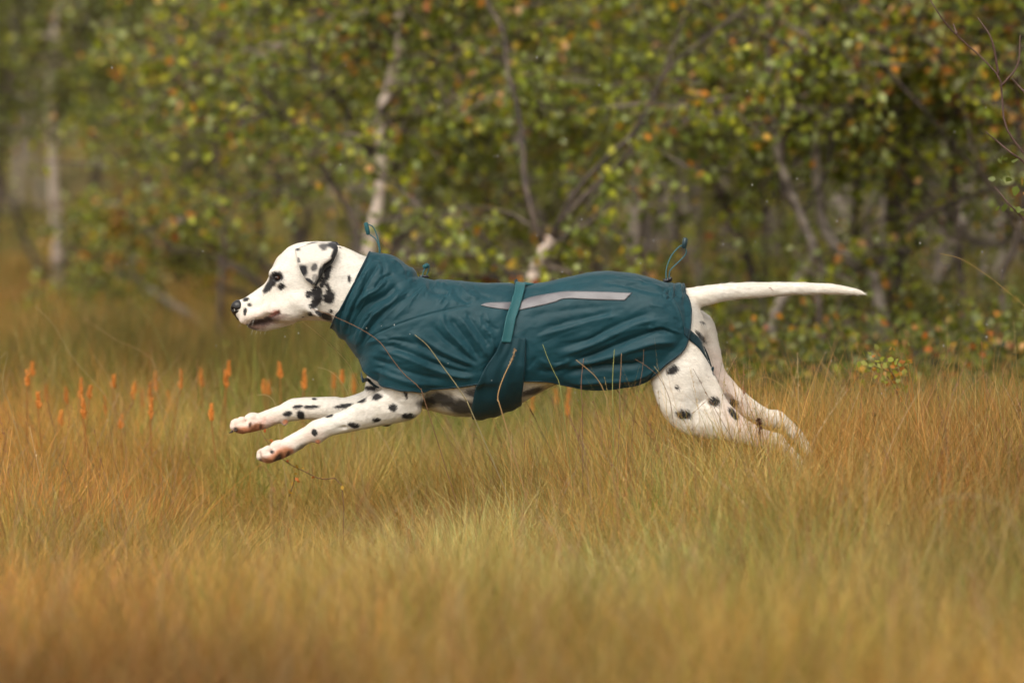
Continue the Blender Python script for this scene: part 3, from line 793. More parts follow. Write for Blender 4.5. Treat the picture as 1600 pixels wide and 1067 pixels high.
def ray(px, py, side=-1, body_too=True):
    o = Vector((px, side * 200, py)); d = Vector((0, -side, 0)); best = None
    for t in ((tree_c, tree_b) if body_too else (tree_c,)):
        h = t.ray_cast(o, d)
        if h[0] is not None and (best is None or (h[0] - o).length < (best - o).length): best = h[0]
    return best
def drape(name, e1, e2, nu, nv, off, mat, side=-1, parent=coat, body_too=True, thick=.0012, bulge=0, sm=2):
    a, b = spline(e1, nu), spline(e2, nu); V = np.zeros((nu, nv, 3)); last = None
    for i in range(nu):
        for j in range(nv):
            t = j / (nv - 1); p = a[i] * (1 - t) + b[i] * t
            h = ray(p[0], p[1], side, body_too)
            if h is None: h = Vector((p[0], last[1] if last is not None else side * 60, p[1]))
            V[i, j] = (p[0], h[1] + side * (off + bulge * math.sin(math.pi * t)), p[1]); last = V[i, j]
    if sm:
        Y = V[..., 1]
        for _ in range(sm):
            Z = Y.copy(); Z[1:-1, :] = .5 * Y[1:-1, :] + .25 * (Y[2:, :] + Y[:-2, :]); Y = np.where(side * Z > side * Y, Z, Y * .5 + Z * .5)
        V[..., 1] = Y
    Fc = [(i * nv + j, i * nv + j + 1, (i + 1) * nv + j + 1, (i + 1) * nv + j) for i in range(nu - 1) for j in range(nv - 1)]
    o = dmesh(name, V.reshape(-1, 3), Fc, mat, parent)
    m = o.modifiers.new('thickness', 'SOLIDIFY'); m.thickness = thick; m.offset = 0
    return V
for sd_ in (-1, 1):
    drape('reflective_strip', [(752, 474.5), (765, 471), (800, 470.5)], [(752.5, 475.3), (770, 479), (800, 483)], 30, 6, 1.5, M_refl, sd_, body_too=False)
    drape('reflective_strip', [(806, 476), (823, 465), (852, 458.5), (886, 454), (935, 454.2), (985, 455.8)], [(809, 483), (841, 476.5), (866, 470.5), (884, 465), (930, 466.5), (974, 467.3)], 110, 8, 1.5, M_refl, sd_, body_too=False)
# belly band: narrow elastic above, wide panel below, all the way round the chest
def band(name, s0, s1, edges, off, mat, n=120, m=14, extra=0, nobend=False):
    out = []
    V = np.zeros((2 * n, m, 3))
    th0, th1 = math.acos(1 - 2 * s0), math.acos(1 - 2 * s1)
    ths = np.linspace(th0, th1, n)
    for side in (-1, 1):
        for i, th in enumerate(ths):
            s = (1 - math.cos(th)) / 2
            l = np.interp(s, [e[0] for e in edges], [e[1] for e in edges]); r = np.interp(s, [e[0] for e in edges], [e[2] for e in edges])
            for j in range(m):
                px = l + (r - l) * j / (m - 1)
                d = Vector((0, -side * math.sin(th), math.cos(th)))     # inward
                ax = Vector((px, 0, 548)); o = ax - d * 220; best = None
                for t in (tree_c, tree_b):
                    h = t.ray_cast(o, d)
                    if h[0] is not None and (best is None or (h[0] - o).length < (best - o).length): best = h[0]
                if best is None: best = ax - d * 80
                p = best - d * off
                V[i if side == -1 else 2 * n - 1 - i, j] = p
    Y = V; R0 = np.hypot(Y[..., 1], Y[..., 2] - 548); An = np.arctan2(Y[..., 1], Y[..., 2] - 548)
    low = np.maximum(np.cos(An), 0)[..., None].squeeze(-1); dp = np.interp(Y[..., 0], [735, 755, 775, 795, 815], [105, 104, 100, 92, 82]) + 1; ell_ = 1 / np.sqrt((np.sin(An) / 79)**2 + (np.cos(An) / dp)**2); R0 = np.where(np.cos(An) > .25, np.maximum(R0, ell_), R0); Rr = R0.copy()
    for _ in range(30):
        Z = Rr.copy(); Z[1:-1] = .5 * Rr[1:-1] + .25 * (Rr[2:] + Rr[:-2]); Rr = np.maximum(Z, R0 * .7 + Z * .3)
    Z = Rr.copy()
    for _ in range(3): Z[1:-1] = .5 * Z[1:-1] + .25 * (Z[2:] + Z[:-2])
    Rr = Z; Y[..., 1] = Rr * np.sin(An); Y[..., 2] = 548 + Rr * np.cos(An)
    for i in range(2 * n):                                              # soft folds running down the panel
        for j in range(m):
            p = Y[i, j]; d = np.array([0, p[1], p[2] - 548]); d /= np.linalg.norm(d) + 1e-9
            Y[i, j] = p + d * extra * (math.sin(j * .8 + 2.0 * math.sin(i * .05)) + .7 * math.sin(j * .33 + i * .07))
    Fc = [(i * m + j, i * m + j + 1, (i + 1) * m + j + 1, (i + 1) * m + j) for i in range(2 * n - 1) for j in range(m - 1)]
    o = dmesh(name, Y.reshape(-1, 3), Fc, mat, coat)
    md = o.modifiers.new('thickness', 'SOLIDIFY'); md.thickness = .0018; md.offset = 0
    return Y
panel = band('belly_panel', .36, .999, [(0, 785, 820), (.36, 784, 821), (.5, 775, 821), (.65, 758, 820), (.8, 744, 818), (.93, 738, 815), (1, 738, 815)], 3.6, M_band, n=90, m=26, extra=.75)
strap = band('strap', .0, .40, [(0, 806, 822), (.05, 803.5, 818.5), (.2, 790.5, 806), (.37, 784.5, 799.5), (.42, 783, 798)], 5.2, M_strap, n=60, m=8, extra=.25)
# loops of strap over the spine
V, Fc = tube([(806, -14, 447), (806, -6, 439), (807, 4, 438.5), (807, 14, 446)], 2.4, 8); dmesh('strap_loop', V, Fc, M_trim, coat)
V, Fc = tube([(815, -9, 449), (822, -12, 443.5), (832, -9, 444.5), (838, -6, 448)], [2, 2.6, 2.6, 1.5], 8); dmesh('strap_loop', V, Fc, M_strap, coat)
# leg straps
for sd_ in (-1, 1):
    drape('leg_strap', [(1066, 508), (1080, 517), (1094, 531), (1106, 551), (1113.5, 573)], [(1066, 520), (1075, 529), (1089, 541), (1102, 559), (1110, 576)], 40, 6, 2.0, M_trim, sd_, thick=.0018)
    V, Fc = tube([(1111.5, sd_ * 52, 572), (1110, sd_ * 34, 590), (1102, sd_ * 20, 592), (1092, sd_ * 12, 580)], 2.0, 6); dmesh('leg_strap', V, Fc, M_trim, coat)
drape('chest_strap', [c2(1005, 165), c2(1035, 225), c2(1080, 270), c2(1118, 295)], [c2(1005, 205), c2(1030, 250), c2(1075, 288), c2(1114, 302)], 20, 5, 1.5, M_trim, -1)
# drawcords with toggles
def cord(pts, r=.95): 
    V, Fc = tube(spline(pts, 26), r, 7); return dmesh('drawcord', V, Fc, M_cord, coat)
def toggle(p, d, L, wd, mat=M_toggle, name='toggle'):
    p = np.array(p, float); d = np.array(d, float); d /= np.linalg.norm(d)
    V, Fc = tube([p - d * L / 2, p - d * L * .42, p, p + d * L * .42, p + d * L / 2], [wd * .7, wd, wd * 1.1, wd, wd * .6], 10); dmesh(name, V, Fc, mat, coat)
def C1(X, Y, y=0): a = c1(X, Y); return (a[0], y, a[1])
def C5(X, Y, y=0): a = c5(X, Y); return (a[0], y, a[1])
cord([C1(1188, 270, -3), C1(1185, 215, -3), C1(1162, 160, -3), C1(1118, 125, -3)]); cord([C1(1195, 270, 2), C1(1188, 200, 2), C1(1165, 120, 3), C1(1140, 68, 2), C1(1105, 50, 0)])
toggle(C1(1098, 82, -1), (.22, 0, 1), 20, 3.3, M_strap)
toggle(C1(1188, 272), (1, 0, .05), 13, 2.6, M_lock, 'cord_lock')
cord([C1(1505, 430, -3), C1(1512, 395, -3), C1(1525, 370, -2)]); cord([C1(1530, 432, 2), C1(1545, 395, 2), C1(1552, 350, 1), C1(1530, 340, 0)])
toggle(C1(1528, 357), (1, 0, -.6), 9.5, 3.6, M_strap)
toggle(C1(1515, 432), (1, 0, .05), 15, 2.2, M_lock, 'cord_lock')
cord([C5(243, 310, -3), C5(245, 240, -3), C5(275, 160, -3), C5(325, 102, -2), C5(350, 95, 0)]); cord([C5(262, 305, 2), C5(270, 250, 2), C5(330, 190, 3), C5(368, 145, 2), C5(362, 105, 0)])
toggle(C5(359, 80), (.15, 0, -1), 17, 3.8)
toggle(C5(252, 312), (1, 0, -.2), 13, 3.4, M_lock, 'cord_lock'); toggle(C5(268, 304, -2), (.6, 0, -.5), 7, 2.4, M_lock, 'cord_lock')
# ================================================================== GROUND
def gh(x, y):
    """height of the ground"""
    x = np.asarray(x, float); y = np.asarray(y, float)
    g = -0.135 + 0.022 * np.sin(x * 2.1 + y * .7) * np.cos(y * 1.3 + .5) + 0.012 * np.sin(x * 5.3 + 1 + y * 3.1)
    g = g + 0.125 / (1 + np.exp(-(x - .20) * 9)) * np.exp(-((y - .2) / 1.15)**2)
    g = g + 0.012 * np.exp(-((x - .50) / .22)**2 - ((y + .22) / .3)**2) + 0.03 * np.exp(-((x + 1.3) / .5)**2 - ((y - 1.8) / 1.2)**2)
    t = np.clip((y - 4) / 12, 0, 1); g = g * (1 - t) + t * (-.02 + .05 * np.sin(x * .6) * np.sin(y * .35))
    t = np.clip(y - 46, 0, None); return g + t * .30
def build_ground():
    xs = np.concatenate([np.linspace(-90, -7, 24), np.linspace(-6.5, 6.5, 131), np.linspace(7, 90, 24)])
    ys = np.concatenate([np.linspace(-14, -5.2, 10), np.linspace(-5, 12, 171), np.linspace(12.5, 60, 60), np.linspace(63, 190, 24)])
    X, Y = np.meshgrid(xs, ys, indexing='ij'); Z = gh(X, Y)
    V = np.stack([X, Y, Z], -1).reshape(-1, 3); ny = len(ys)
    i, j = np.meshgrid(np.arange(len(xs) - 1), np.arange(ny - 1), indexing='ij')
    Q = np.stack([i * ny + j, (i + 1) * ny + j, (i + 1) * ny + j + 1, i * ny + j + 1], -1).reshape(-1, 4)
    m, n, b, out = new_mat('peaty_soil')
    tc = n.nodes.new('ShaderNodeTexCoord'); nz = n.nodes.new('ShaderNodeTexNoise'); nz.inputs['Scale'].default_value = 1.7; nz.inputs['Detail'].default_value = 8
    n.links.new(tc.outputs['Object'], nz.inputs['Vector'])
    cr = n.nodes.new('ShaderNodeValToRGB'); e = cr.color_ramp.elements
    e[0].position = .3; e[0].color = (.055, .050, .015, 1); e[1].position = .7; e[1].color = (.17, .115, .035, 1)
    n.links.new(nz.outputs[0], cr.inputs[0]); n.links.new(cr.outputs[0], b.inputs['Base Color']); b.inputs['Roughness'].default_value = .95
    o = mesh_obj('ground', V, Q, m); tag(o, kind='structure')
build_ground()

def leafy_mat(name, attr='col', inst=None, rough=.5, trans=.38, spec=.35, tboost=1.25):
    m, n, b, out = new_mat(name)
    at = n.nodes.new('ShaderNodeAttribute'); at.attribute_name = attr; src = at.outputs['Color']
    if inst:
        a2 = n.nodes.new('ShaderNodeAttribute'); a2.attribute_name = inst; a2.attribute_type = 'INSTANCER'
        mu = n.nodes.new('ShaderNodeVectorMath'); mu.operation = 'MULTIPLY'
        n.links.new(src, mu.inputs[0]); n.links.new(a2.outputs['Color'], mu.inputs[1]); src = mu.outputs[0]
    n.links.new(src, b.inputs['Base Color']); b.inputs['Roughness'].default_value = rough; b.inputs['Specular IOR Level'].default_value = spec
    tr = n.nodes.new('ShaderNodeBsdfTranslucent'); sc = n.nodes.new('ShaderNodeVectorMath'); sc.operation = 'SCALE'; sc.inputs['Scale'].default_value = tboost
    n.links.new(src, sc.inputs[0]); n.links.new(sc.outputs[0], tr.inputs[0])
    mx = n.nodes.new('ShaderNodeMixShader'); mx.inputs[0].default_value = trans
    n.links.new(b.outputs[0], mx.inputs[1]); n.links.new(tr.outputs[0], mx.inputs[2]); n.links.new(mx.outputs[0], out.inputs[0])
    return m
M_grass = leafy_mat('grass_blades', 'col', 'tint', rough=.55, trans=.3)
M_leaf = leafy_mat('birch_leaves', 'col', None, rough=.42, trans=.45, tboost=1.5)
M_dry = leafy_mat('dry_stalk', 'col', None, rough=.6, trans=.15)

# ================================================================== GRASS
def blades(n, rad, h0, h1, w0, w1, lean, seg=5, pal=None, curl=.6, r=rng):
    """n curved tapering ribbons in a tuft"""
    a = r.uniform(0, 2 * np.pi, n); rr = rad * np.sqrt(r.uniform(0, 1, n))
    bx, by = rr * np.cos(a), rr * np.sin(a)
    d = a + r.normal(0, .9, n); L = r.uniform(h0, h1, n); wd = r.uniform(w0, w1, n)
    le = np.abs(r.normal(lean, lean * .6, n)); cu = r.uniform(.1, curl, n)
    t = np.linspace(0, 1, seg + 1)
    ang = le[:, None] + cu[:, None] * 1.5 * t[None, :]**1.5
    ds = L[:, None] / seg
    hx = np.concatenate([np.zeros((n, 1)), np.cumsum(np.sin(ang[:, :-1]) * ds, 1)], 1)
    hz = np.concatenate([np.zeros((n, 1)), np.cumsum(np.cos(ang[:, :-1]) * ds, 1)], 1)
    sw = d[:, None] + r.normal(0, .25, n)[:, None] * t
    X = bx[:, None] + hx * np.cos(sw); Y = by[:, None] + hx * np.sin(sw); Z = hz
    f = r.uniform(0, np.pi, n); px, py = np.cos(f), np.sin(f)
    wt = wd[:, None] * np.clip(1 - t**2.2, .06, 1)[None, :] / 2
    V = np.stack([np.stack([X - px[:, None] * wt, Y - py[:, None] * wt, Z], -1), np.stack([X + px[:, None] * wt, Y + py[:, None] * wt, Z], -1)], 2)
    base = (np.arange(n) * (seg + 1) * 2)[:, None]; s = (np.arange(seg) * 2)[None, :]
    Q = np.stack([base + s, base + s + 1, base + s + 3, base + s + 2], -1).reshape(-1, 4)
    pal = np.array(pal); pc = pal[r.integers(0, len(pal), n)] * r.uniform(.6, 1.35, (n, 1))
    C = np.repeat(pc[:, None, :], (seg + 1) * 2, 1).reshape(-1, 3)
    return V.reshape(-1, 3), Q, C
def cat(parts):
    o = 0; Vs, Qs, Cs = [], [], []
    for V, Q, C in parts:
        Vs.append(V); Qs.append(Q + o); Cs.append(C); o += len(V)
    return np.vstack(Vs), np.vstack(Qs), np.vstack(Cs)
PAL_MIX = [(1, .88, .78), (1.15, 1.0, .82), (1.05, .86, .66), (.80, .88, .62), (.66, .82, .52), (1.45, 1.35, 1.25), (1.15, .74, .46), (.58, .74, .50), (.70, .60, .46), (1.3, 1.15, .95)]
PAL_GREEN = [(.6, .86, .42), (.72, .92, .46), (.5, .74, .36), (.9, .92, .6), (1.05, .9, .55), (.66, .8, .5)]
src_col = bpy.data.collections.new('tuft_sources')            # instanced only, not linked to the scene
def src_tuft(V, Q, C, mat):
    o = mesh_obj('tuft', V, Q, mat, link=False, attrs={'col': ('FLOAT_COLOR', C)}, smooth=False); return o
def make_sources(tag_, fn, k):
    c = bpy.data.collections.new(tag_)
    for _ in range(k): c.objects.link(src_tuft(*fn(), M_grass))
    return c
S_fine = make_sources('fine_patches', lambda: cat([blades(165, .085, .09, .24, .0008, .0018, .34, 5, PAL_MIX, 1.1), blades(24, .085, .18, .30, .0007, .0012, .30, 7, PAL_MIX, 1.5), blades(90, .085, .08, .24, .0007, .0014, .9, 6, PAL_MIX, 1.3)]), 9)
S_green = make_sources('green_tufts', lambda: cat([blades(56, .06, .12, .26, .0012, .0026, .28, 5, PAL_GREEN, .9), blades(10, .05, .2, .32, .0009, .0014, .2, 6, PAL_MIX, .9)]), 6)
S_wisp = make_sources('wispy_tufts', lambda: cat([blades(16, .06, .24, .40, .0008, .0014, .18, 7, PAL_MIX, .8), blades(10, .05, .1, .25, .0009, .0015, .3, 4, PAL_MIX, .8)]), 6)
S_far = make_sources('far_tufts', lambda: cat([blades(36, .14, .14, .34, .004, .008, .3, 4, PAL_MIX, .7)]), 6)

def scatter(name, P, rot, sc, tint, src, tilt=.18, kind='stuff', label=None, cat_=None):
    """instances the source tufts on the points of one mesh"""
    me = bpy.data.meshes.new(name + '_points'); me.vertices.add(len(P)); me.vertices.foreach_set('co', np.asarray(P, np.float32).ravel())
    for nm, ty, ar in (('rot', 'FLOAT_VECTOR', rot), ('scl', 'FLOAT_VECTOR', sc), ('tint', 'FLOAT_COLOR', np.hstack([tint, np.ones((len(P), 1))]))):
        at = me.attributes.new(nm, ty, 'POINT'); at.data.foreach_set('color' if ty == 'FLOAT_COLOR' else 'vector', np.asarray(ar, np.float32).ravel())
    o = bpy.data.objects.new(name, me); col.objects.link(o); tag(o, label, cat_, kind=kind)
    ng = bpy.data.node_groups.new(name, 'GeometryNodeTree')
    ng.interface.new_socket('Geometry', in_out='INPUT', socket_type='NodeSocketGeometry'); ng.interface.new_socket('Geometry', in_out='OUTPUT', socket_type='NodeSocketGeometry')
    gi = ng.nodes.new('NodeGroupInput'); go = ng.nodes.new('NodeGroupOutput')
    ci = ng.nodes.new('GeometryNodeCollectionInfo'); ci.inputs['Collection'].default_value = src; ci.inputs['Separate Children'].default_value = True; ci.inputs['Reset Children'].default_value = True
    ip = ng.nodes.new('GeometryNodeInstanceOnPoints'); ip.inputs['Pick Instance'].default_value = True
    def named(n_, t_):
        a = ng.nodes.new('GeometryNodeInputNamedAttribute'); a.data_type = t_; a.inputs['Name'].default_value = n_; return a.outputs['Attribute']
    ng.links.new(gi.outputs[0], ip.inputs['Points']); ng.links.new(ci.outputs[0], ip.inputs['Instance'])
    ng.links.new(named('rot', 'FLOAT_VECTOR'), ip.inputs['Rotation']); ng.links.new(named('scl', 'FLOAT_VECTOR'), ip.inputs['Scale'])
    ng.links.new(ip.outputs[0], go.inputs[0])
    md = o.modifiers.new('scatter', 'NODES'); md.node_group = ng
    return o
def vnoise(x, y, s, seed=0):
    return np.array([mnoise.fractal(Vector((a * s + seed, b * s - seed, seed * .37)), .7, 2.0, 3) for a, b in zip(x.tolist(), y.tolist())])
OCHRE = np.array([.56, .325, .10]); STRAW = np.array([.64, .48, .24]); GREEN = np.array([.27, .285, .082]); PALE = np.array([.52, .52, .26]); RUST = np.array([.50, .225, .062]); OLIVE = np.array([.17, .155, .045])
def tints(x, y, gb=0.0):
    n1 = vnoise(x, y, .9, 3); n2 = vnoise(x, y, 3.2, 8); n3 = vnoise(x, y, .45, 15)
    g = np.clip(.28 + .42 / (1 + np.exp(-(x + .35) * 6)) + gb + n1 * .9 + n2 * .6, 0, 1)[:, None]
    T = OCHRE * (1 - g) + GREEN * g
    s = np.clip(n2 * 1.6 - .15, 0, 1)[:, None] * .7; T = T * (1 - s) + STRAW * s
    r_ = np.clip(-n1 * 1.3 - .25, 0, 1)[:, None] * .35; T = T * (1 - r_) + RUST * r_
    p = np.exp(-((x - .05) / .50)**2 - ((y + .7) / 1.0)**2)[:, None] * np.clip(.6 + n1 + n2, .1, .95)[:, None]; T = T * (1 - p) + PALE * p
    T = T * (1 + .38 * n3 + .22 * n2)[:, None]
    rt = np.clip((x - .35) / .5, 0, 1)[:, None] * .5; T = T * (1 - rt) + rt * np.array([.25, .215, .085]) * (1 + .8 * n1 + .6 * n2)[:, None]
    lf = np.clip((-x - .35) / .5, 0, 1)[:, None] * (np.clip(.35 + n2 - n1, 0, .6) * (y < 2.2))[:, None]; T = T * (1 - lf) + lf * RUST
    fg = np.clip((-y - .9) / 2.2, 0, 1)[:, None]; T = T * (1 - fg * .75) + fg * .75 * np.array([.33, .20, .062]) * (1 + 1.0 * n1 + .6 * n2)[:, None]  # browner towards the camera; darkening at the picture bottom painted into the tint
    return T * rng.uniform(.82, 1.15, (len(x), 1))
def half_w(y): return (y + 8) * .1282
def pts(n, y0, y1, mx=.45, pw=1.0):
    """n points across the meadow, wider than the view by a margin"""
    y = rng.uniform(y0, y1, n * 3); x = rng.uniform(-1, 1, n * 3) * (half_w(y1) + mx)
    k = np.abs(x) < half_w(y) + mx
    return x[k][:n], y[k][:n]
def go_scatter(name, x, y, src, s0, s1, tint, tilt=.16, zs=1.0, sink=.01, wind=.55, **k):
    n = len(x); P = np.stack([x, y, gh(x, y) - sink], 1)
    w1, w2 = vnoise(x, y, 1.9, 41), vnoise(x, y, 1.9, 57)
    az = rng.uniform(0, 6.28, n); lx, ly = np.clip(w1 * wind, -.5, .5), np.clip(w2 * wind + .06, -.5, .5)
    rot = np.stack([rng.normal(0, tilt, n) + lx, rng.normal(0.0, tilt, n) + ly, az], 1)
    s = rng.uniform(s0, s1, n); zs = np.broadcast_to(zs, (n,))
    return scatter(name, P, rot, np.stack([s, s, s * zs], 1), tint, src, **k)
# the blurred foreground and the sward round the dog
def tiles(y0, y1, sp, mx):
    ys = np.arange(y0, y1, sp * .88); X, Y = [], []
    for i, yy in enumerate(ys):
        h_ = half_w(yy) + mx; xx = np.arange(-h_, h_, sp) + (i % 2) * sp / 2; X.append(xx); Y.append(np.full(len(xx), yy))
    X, Y = np.concatenate(X), np.concatenate(Y); return X + rng.normal(0, sp * .16, len(X)), Y + rng.normal(0, sp * .16, len(X))
x, y = tiles(-4.3, 2.4, .122, .9)
zs = .84 + .26 * vnoise(x, y, 1.6, 21) + .42 * vnoise(x, y, 4.2, 77) + .25 / (1 + np.exp(-(x - .45) * 8)) * (y > -.6)
near_paw = np.exp(-((x + .42) / .35)**2 - ((y + .35) / .9)**2); zs = zs * (1 - .35 * near_paw)
go_scatter('meadow_grass', x, y, S_fine, .92, 1.15, tints(x, y), tilt=.10, zs=np.clip(zs, .4, 1.4), label='fine ochre and green meadow grass around and in front of the dog', cat_='grass')
x, y = pts(800, -4.3, 2.6, .9)
k = vnoise(x, y, 1.1, 31) + .35 * x > -.05; x, y = x[k], y[k]
zs = 1 - .45 * np.exp(-((x + .42) / .35)**2 - ((y + .35) / .9)**2)
go_scatter('green_grass', x, y, S_green, .7, 1.1, tints(x, y, .35), zs=zs, label='greener grass tufts through the meadow', cat_='grass')
x, y = pts(1100, -3.8, 4.2, .9)
k = ((x > .1) & (y < 1.6)) | ((y > .9) & (x < .2)) | (y < -1.2) | (x < -.75); x, y = x[k], y[k]
go_scatter('wispy_grass', x, y, S_wisp, .65, 1.05, tints(x, y), tilt=.2, label='tall thin wisps standing above the meadow grass', cat_='grass')
def seedy():
    parts = []
    for _ in range(3):
        h = rng.uniform(.20, .33); a = rng.uniform(0, 6.28); t = np.linspace(0, 1, 8)[:, None]; l = rng.uniform(.03, .12)
        P = np.hstack([np.cos(a) * l * t**2, np.sin(a) * l * t**2, h * t]) + rng.normal(0, .03, 3) * [1, 1, 0]
        c = np.array([(.42, .20, .10), (.30, .17, .09), (.55, .40, .22), (.40, .30, .12)][rng.integers(0, 4)])
        V, Fc = tube(P, np.linspace(.0007, .0004, 8), 3, cap=False); parts.append((V, np.array(Fc), np.tile(c, (len(V), 1))))
        for i in range(16):
            u = .72 + .28 * rng.uniform(); p = np.array([np.interp(u, t[:, 0], P[:, k_]) for k_ in range(3)]); d = rng.normal(0, 1, 3); d[2] = abs(d[2]) + .8; d /= np.linalg.norm(d)
            q = p + d * rng.uniform(.004, .012) * (1.3 - u); s_ = np.cross(d, [.3, 1, .1]); s_ /= np.linalg.norm(s_); m_ = (p + q) / 2
            parts.append((np.array([p, m_ + s_ * .0011, q, m_ - s_ * .0011]), np.array([[0, 1, 2, 3]]), np.tile(c * rng.uniform(.6, 1.2), (4, 1))))
    return cat(parts)
S_seed = make_sources('seed_stems', seedy, 8)
x, y = pts(1500, -3.6, 3.0, .9)
k = (np.abs(x + .35) > .3) | (y < -1.0) | (y > .6); x, y = x[k], y[k]
go_scatter('seeding_grass', x, y, S_seed, .7, 1.15, np.tile(np.array([1., 1., 1.]), (len(x), 1)) * rng.uniform(.6, 1.1, (len(x), 1)), tilt=.18, label='thin seeding stems scattered through the meadow grass', cat_='grass')
# behind the dog: darker sedge, then open ochre meadow to the wood
x, y = pts(2000, 2.2, 6.5, .9)
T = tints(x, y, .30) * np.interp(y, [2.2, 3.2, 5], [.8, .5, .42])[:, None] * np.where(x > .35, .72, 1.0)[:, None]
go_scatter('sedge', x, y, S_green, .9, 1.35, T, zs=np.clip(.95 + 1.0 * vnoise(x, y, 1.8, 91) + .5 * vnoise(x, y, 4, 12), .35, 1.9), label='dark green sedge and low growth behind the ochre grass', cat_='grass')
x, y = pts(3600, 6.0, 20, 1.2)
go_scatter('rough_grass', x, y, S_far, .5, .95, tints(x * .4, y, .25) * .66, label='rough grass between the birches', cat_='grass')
x, y = pts(3800, 19, 50, 2.5)
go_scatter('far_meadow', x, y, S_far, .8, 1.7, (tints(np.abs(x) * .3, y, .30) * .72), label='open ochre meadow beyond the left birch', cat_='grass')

# ================================================================== LEAVES AND TREES
L_GREEN = np.array([[.20, .225, .018], [.16, .19, .022], [.25, .26, .02], [.20, .24, .06], [.11, .14, .02], [.31, .30, .03], [.29, .32, .13]])
L_YEL = np.array([[.55, .30, .03], [.60, .24, .035], [.52, .36, .06], [.60, .34, .14]]); L_ORA = np.array([[.42, .12, .02], [.50, .20, .06], [.30, .09, .03]])
def leaves(P, size, yel=.07, ora=.02, r=rng, green=L_GREEN, dim=1.0):
    n = len(P)
    # random frames
    d = r.normal(0, 1, (n, 3)); d[:, 2] -= .6; d /= np.linalg.norm(d, axis=1)[:, None]
    q = r.normal(0, 1, (n, 3)); u = np.cross(d, q); u /= np.linalg.norm(u, axis=1)[:, None]; nn = np.cross(d, u)
    L = (size * r.uniform(.7, 1.2, n))[:, None]; Wd = L * .40
    A = P; B = P + d * L * .38 + u * Wd; C_ = P + d * L * .38 - u * Wd; D = P + d * L * .78 + u * Wd * .62 - nn * L * .05; E = P + d * L * .78 - u * Wd * .62 - nn * L * .05
    T_ = P + d * L * 1.05 - nn * L * .12; M = P + d * L * .45 - nn * L * .09
    V = np.stack([A, B, D, T_, E, C_, M], 1).reshape(-1, 3)
    b = (np.arange(n) * 7)[:, None]
    Q = np.stack([b + np.array([[0, 1, 6]]), b + np.array([[1, 2, 6]]), b + np.array([[2, 3, 6]]), b + np.array([[3, 4, 6]]), b + np.array([[4, 5, 6]]), b + np.array([[5, 0, 6]])], 1).reshape(-1, 3)
    c = green[r.integers(0, len(green), n)] * (.5 + 1.25 * r.uniform(0, 1, (n, 1))**1.4) * dim
    k = r.uniform(0, 1, n)
    # autumn leaves come in little sprays
    cl = np.array([mnoise.noise(Vector(p) * 5.0) for p in P.tolist()]) if n < 90000 else r.uniform(-.5, .5, n)
    ky = k < .75 * yel * np.clip(1 + cl * 5, .15, 4.0); c[ky] = L_YEL[r.integers(0, len(L_YEL), ky.sum())] * r.uniform(.65, 1.15, (ky.sum(), 1))
    ko = k > 1 - .3 * ora * np.clip(1 + cl * 4, .2, 3); c[ko] = L_ORA[r.integers(0, len(L_ORA), ko.sum())]
    return V, Q, np.repeat(c, 7, 0)
def bark_mat(name, white):
    m, n, b, out = new_mat(name)
    tc = n.nodes.new('ShaderNodeTexCoord'); mp = n.nodes.new('ShaderNodeMapping'); mp.inputs['Scale'].default_value = (9, 9, 34)
    nz = n.nodes.new('ShaderNodeTexNoise'); nz.inputs['Scale'].default_value = 1; nz.inputs['Detail'].default_value = 6
    n.links.new(tc.outputs['Object'], mp.inputs[0]); n.links.new(mp.outputs[0], nz.inputs['Vector'])
    n2 = n.nodes.new('ShaderNodeTexNoise'); n2.inputs['Scale'].default_value = 5; n.links.new(tc.outputs['Object'], n2.inputs['Vector'])
    ad = n.nodes.new('ShaderNodeMath'); ad.operation = 'ADD'; n.links.new(nz.outputs[0], ad.inputs[0]); n.links.new(n2.outputs[0], ad.inputs[1])
    cr = n.nodes.new('ShaderNodeValToRGB'); e = cr.color_ramp.elements
    W_ = {2: [(.76, (.06, .045, .035)), (.93, (.36, .28, .23)), (1.08, (.56, .46, .39))], 1: [(.75, (.06, .045, .036)), (1.0, (.18, .145, .12)), (1.2, (.34, .285, .24))], 0: [(.8, (.026, .018, .013)), (1.1, (.085, .06, .045)), (1.3, (.18, .14, .11))]}[white]
    mr = n.nodes.new('ShaderNodeMath'); mr.operation = 'MULTIPLY'; mr.inputs[1].default_value = .6; n.links.new(ad.outputs[0], mr.inputs[0])
    e[0].position = W_[0][0] * .6; e[0].color = (*W_[0][1], 1); e[1].position = W_[2][0] * .6; e[1].color = (*W_[2][1], 1)
    x_ = e.new(W_[1][0] * .6); x_.color = (*W_[1][1], 1)
    n.links.new(mr.outputs[0], cr.inputs[0]); n.links.new(cr.outputs[0], b.inputs['Base Color'])
    b.inputs['Roughness'].default_value = .75
    bp = n.nodes.new('ShaderNodeBump'); bp.inputs['Strength'].default_value = .6; bp.inputs['Distance'].default_value = .006
    n.links.new(nz.outputs[0], bp.inputs['Height']); n.links.new(bp.outputs[0], b.inputs['Normal'])
    return m
BARK = [bark_mat('dark_bark', 0), bark_mat('grey_bark', 1), bark_mat('white_birch_bark', 2)]

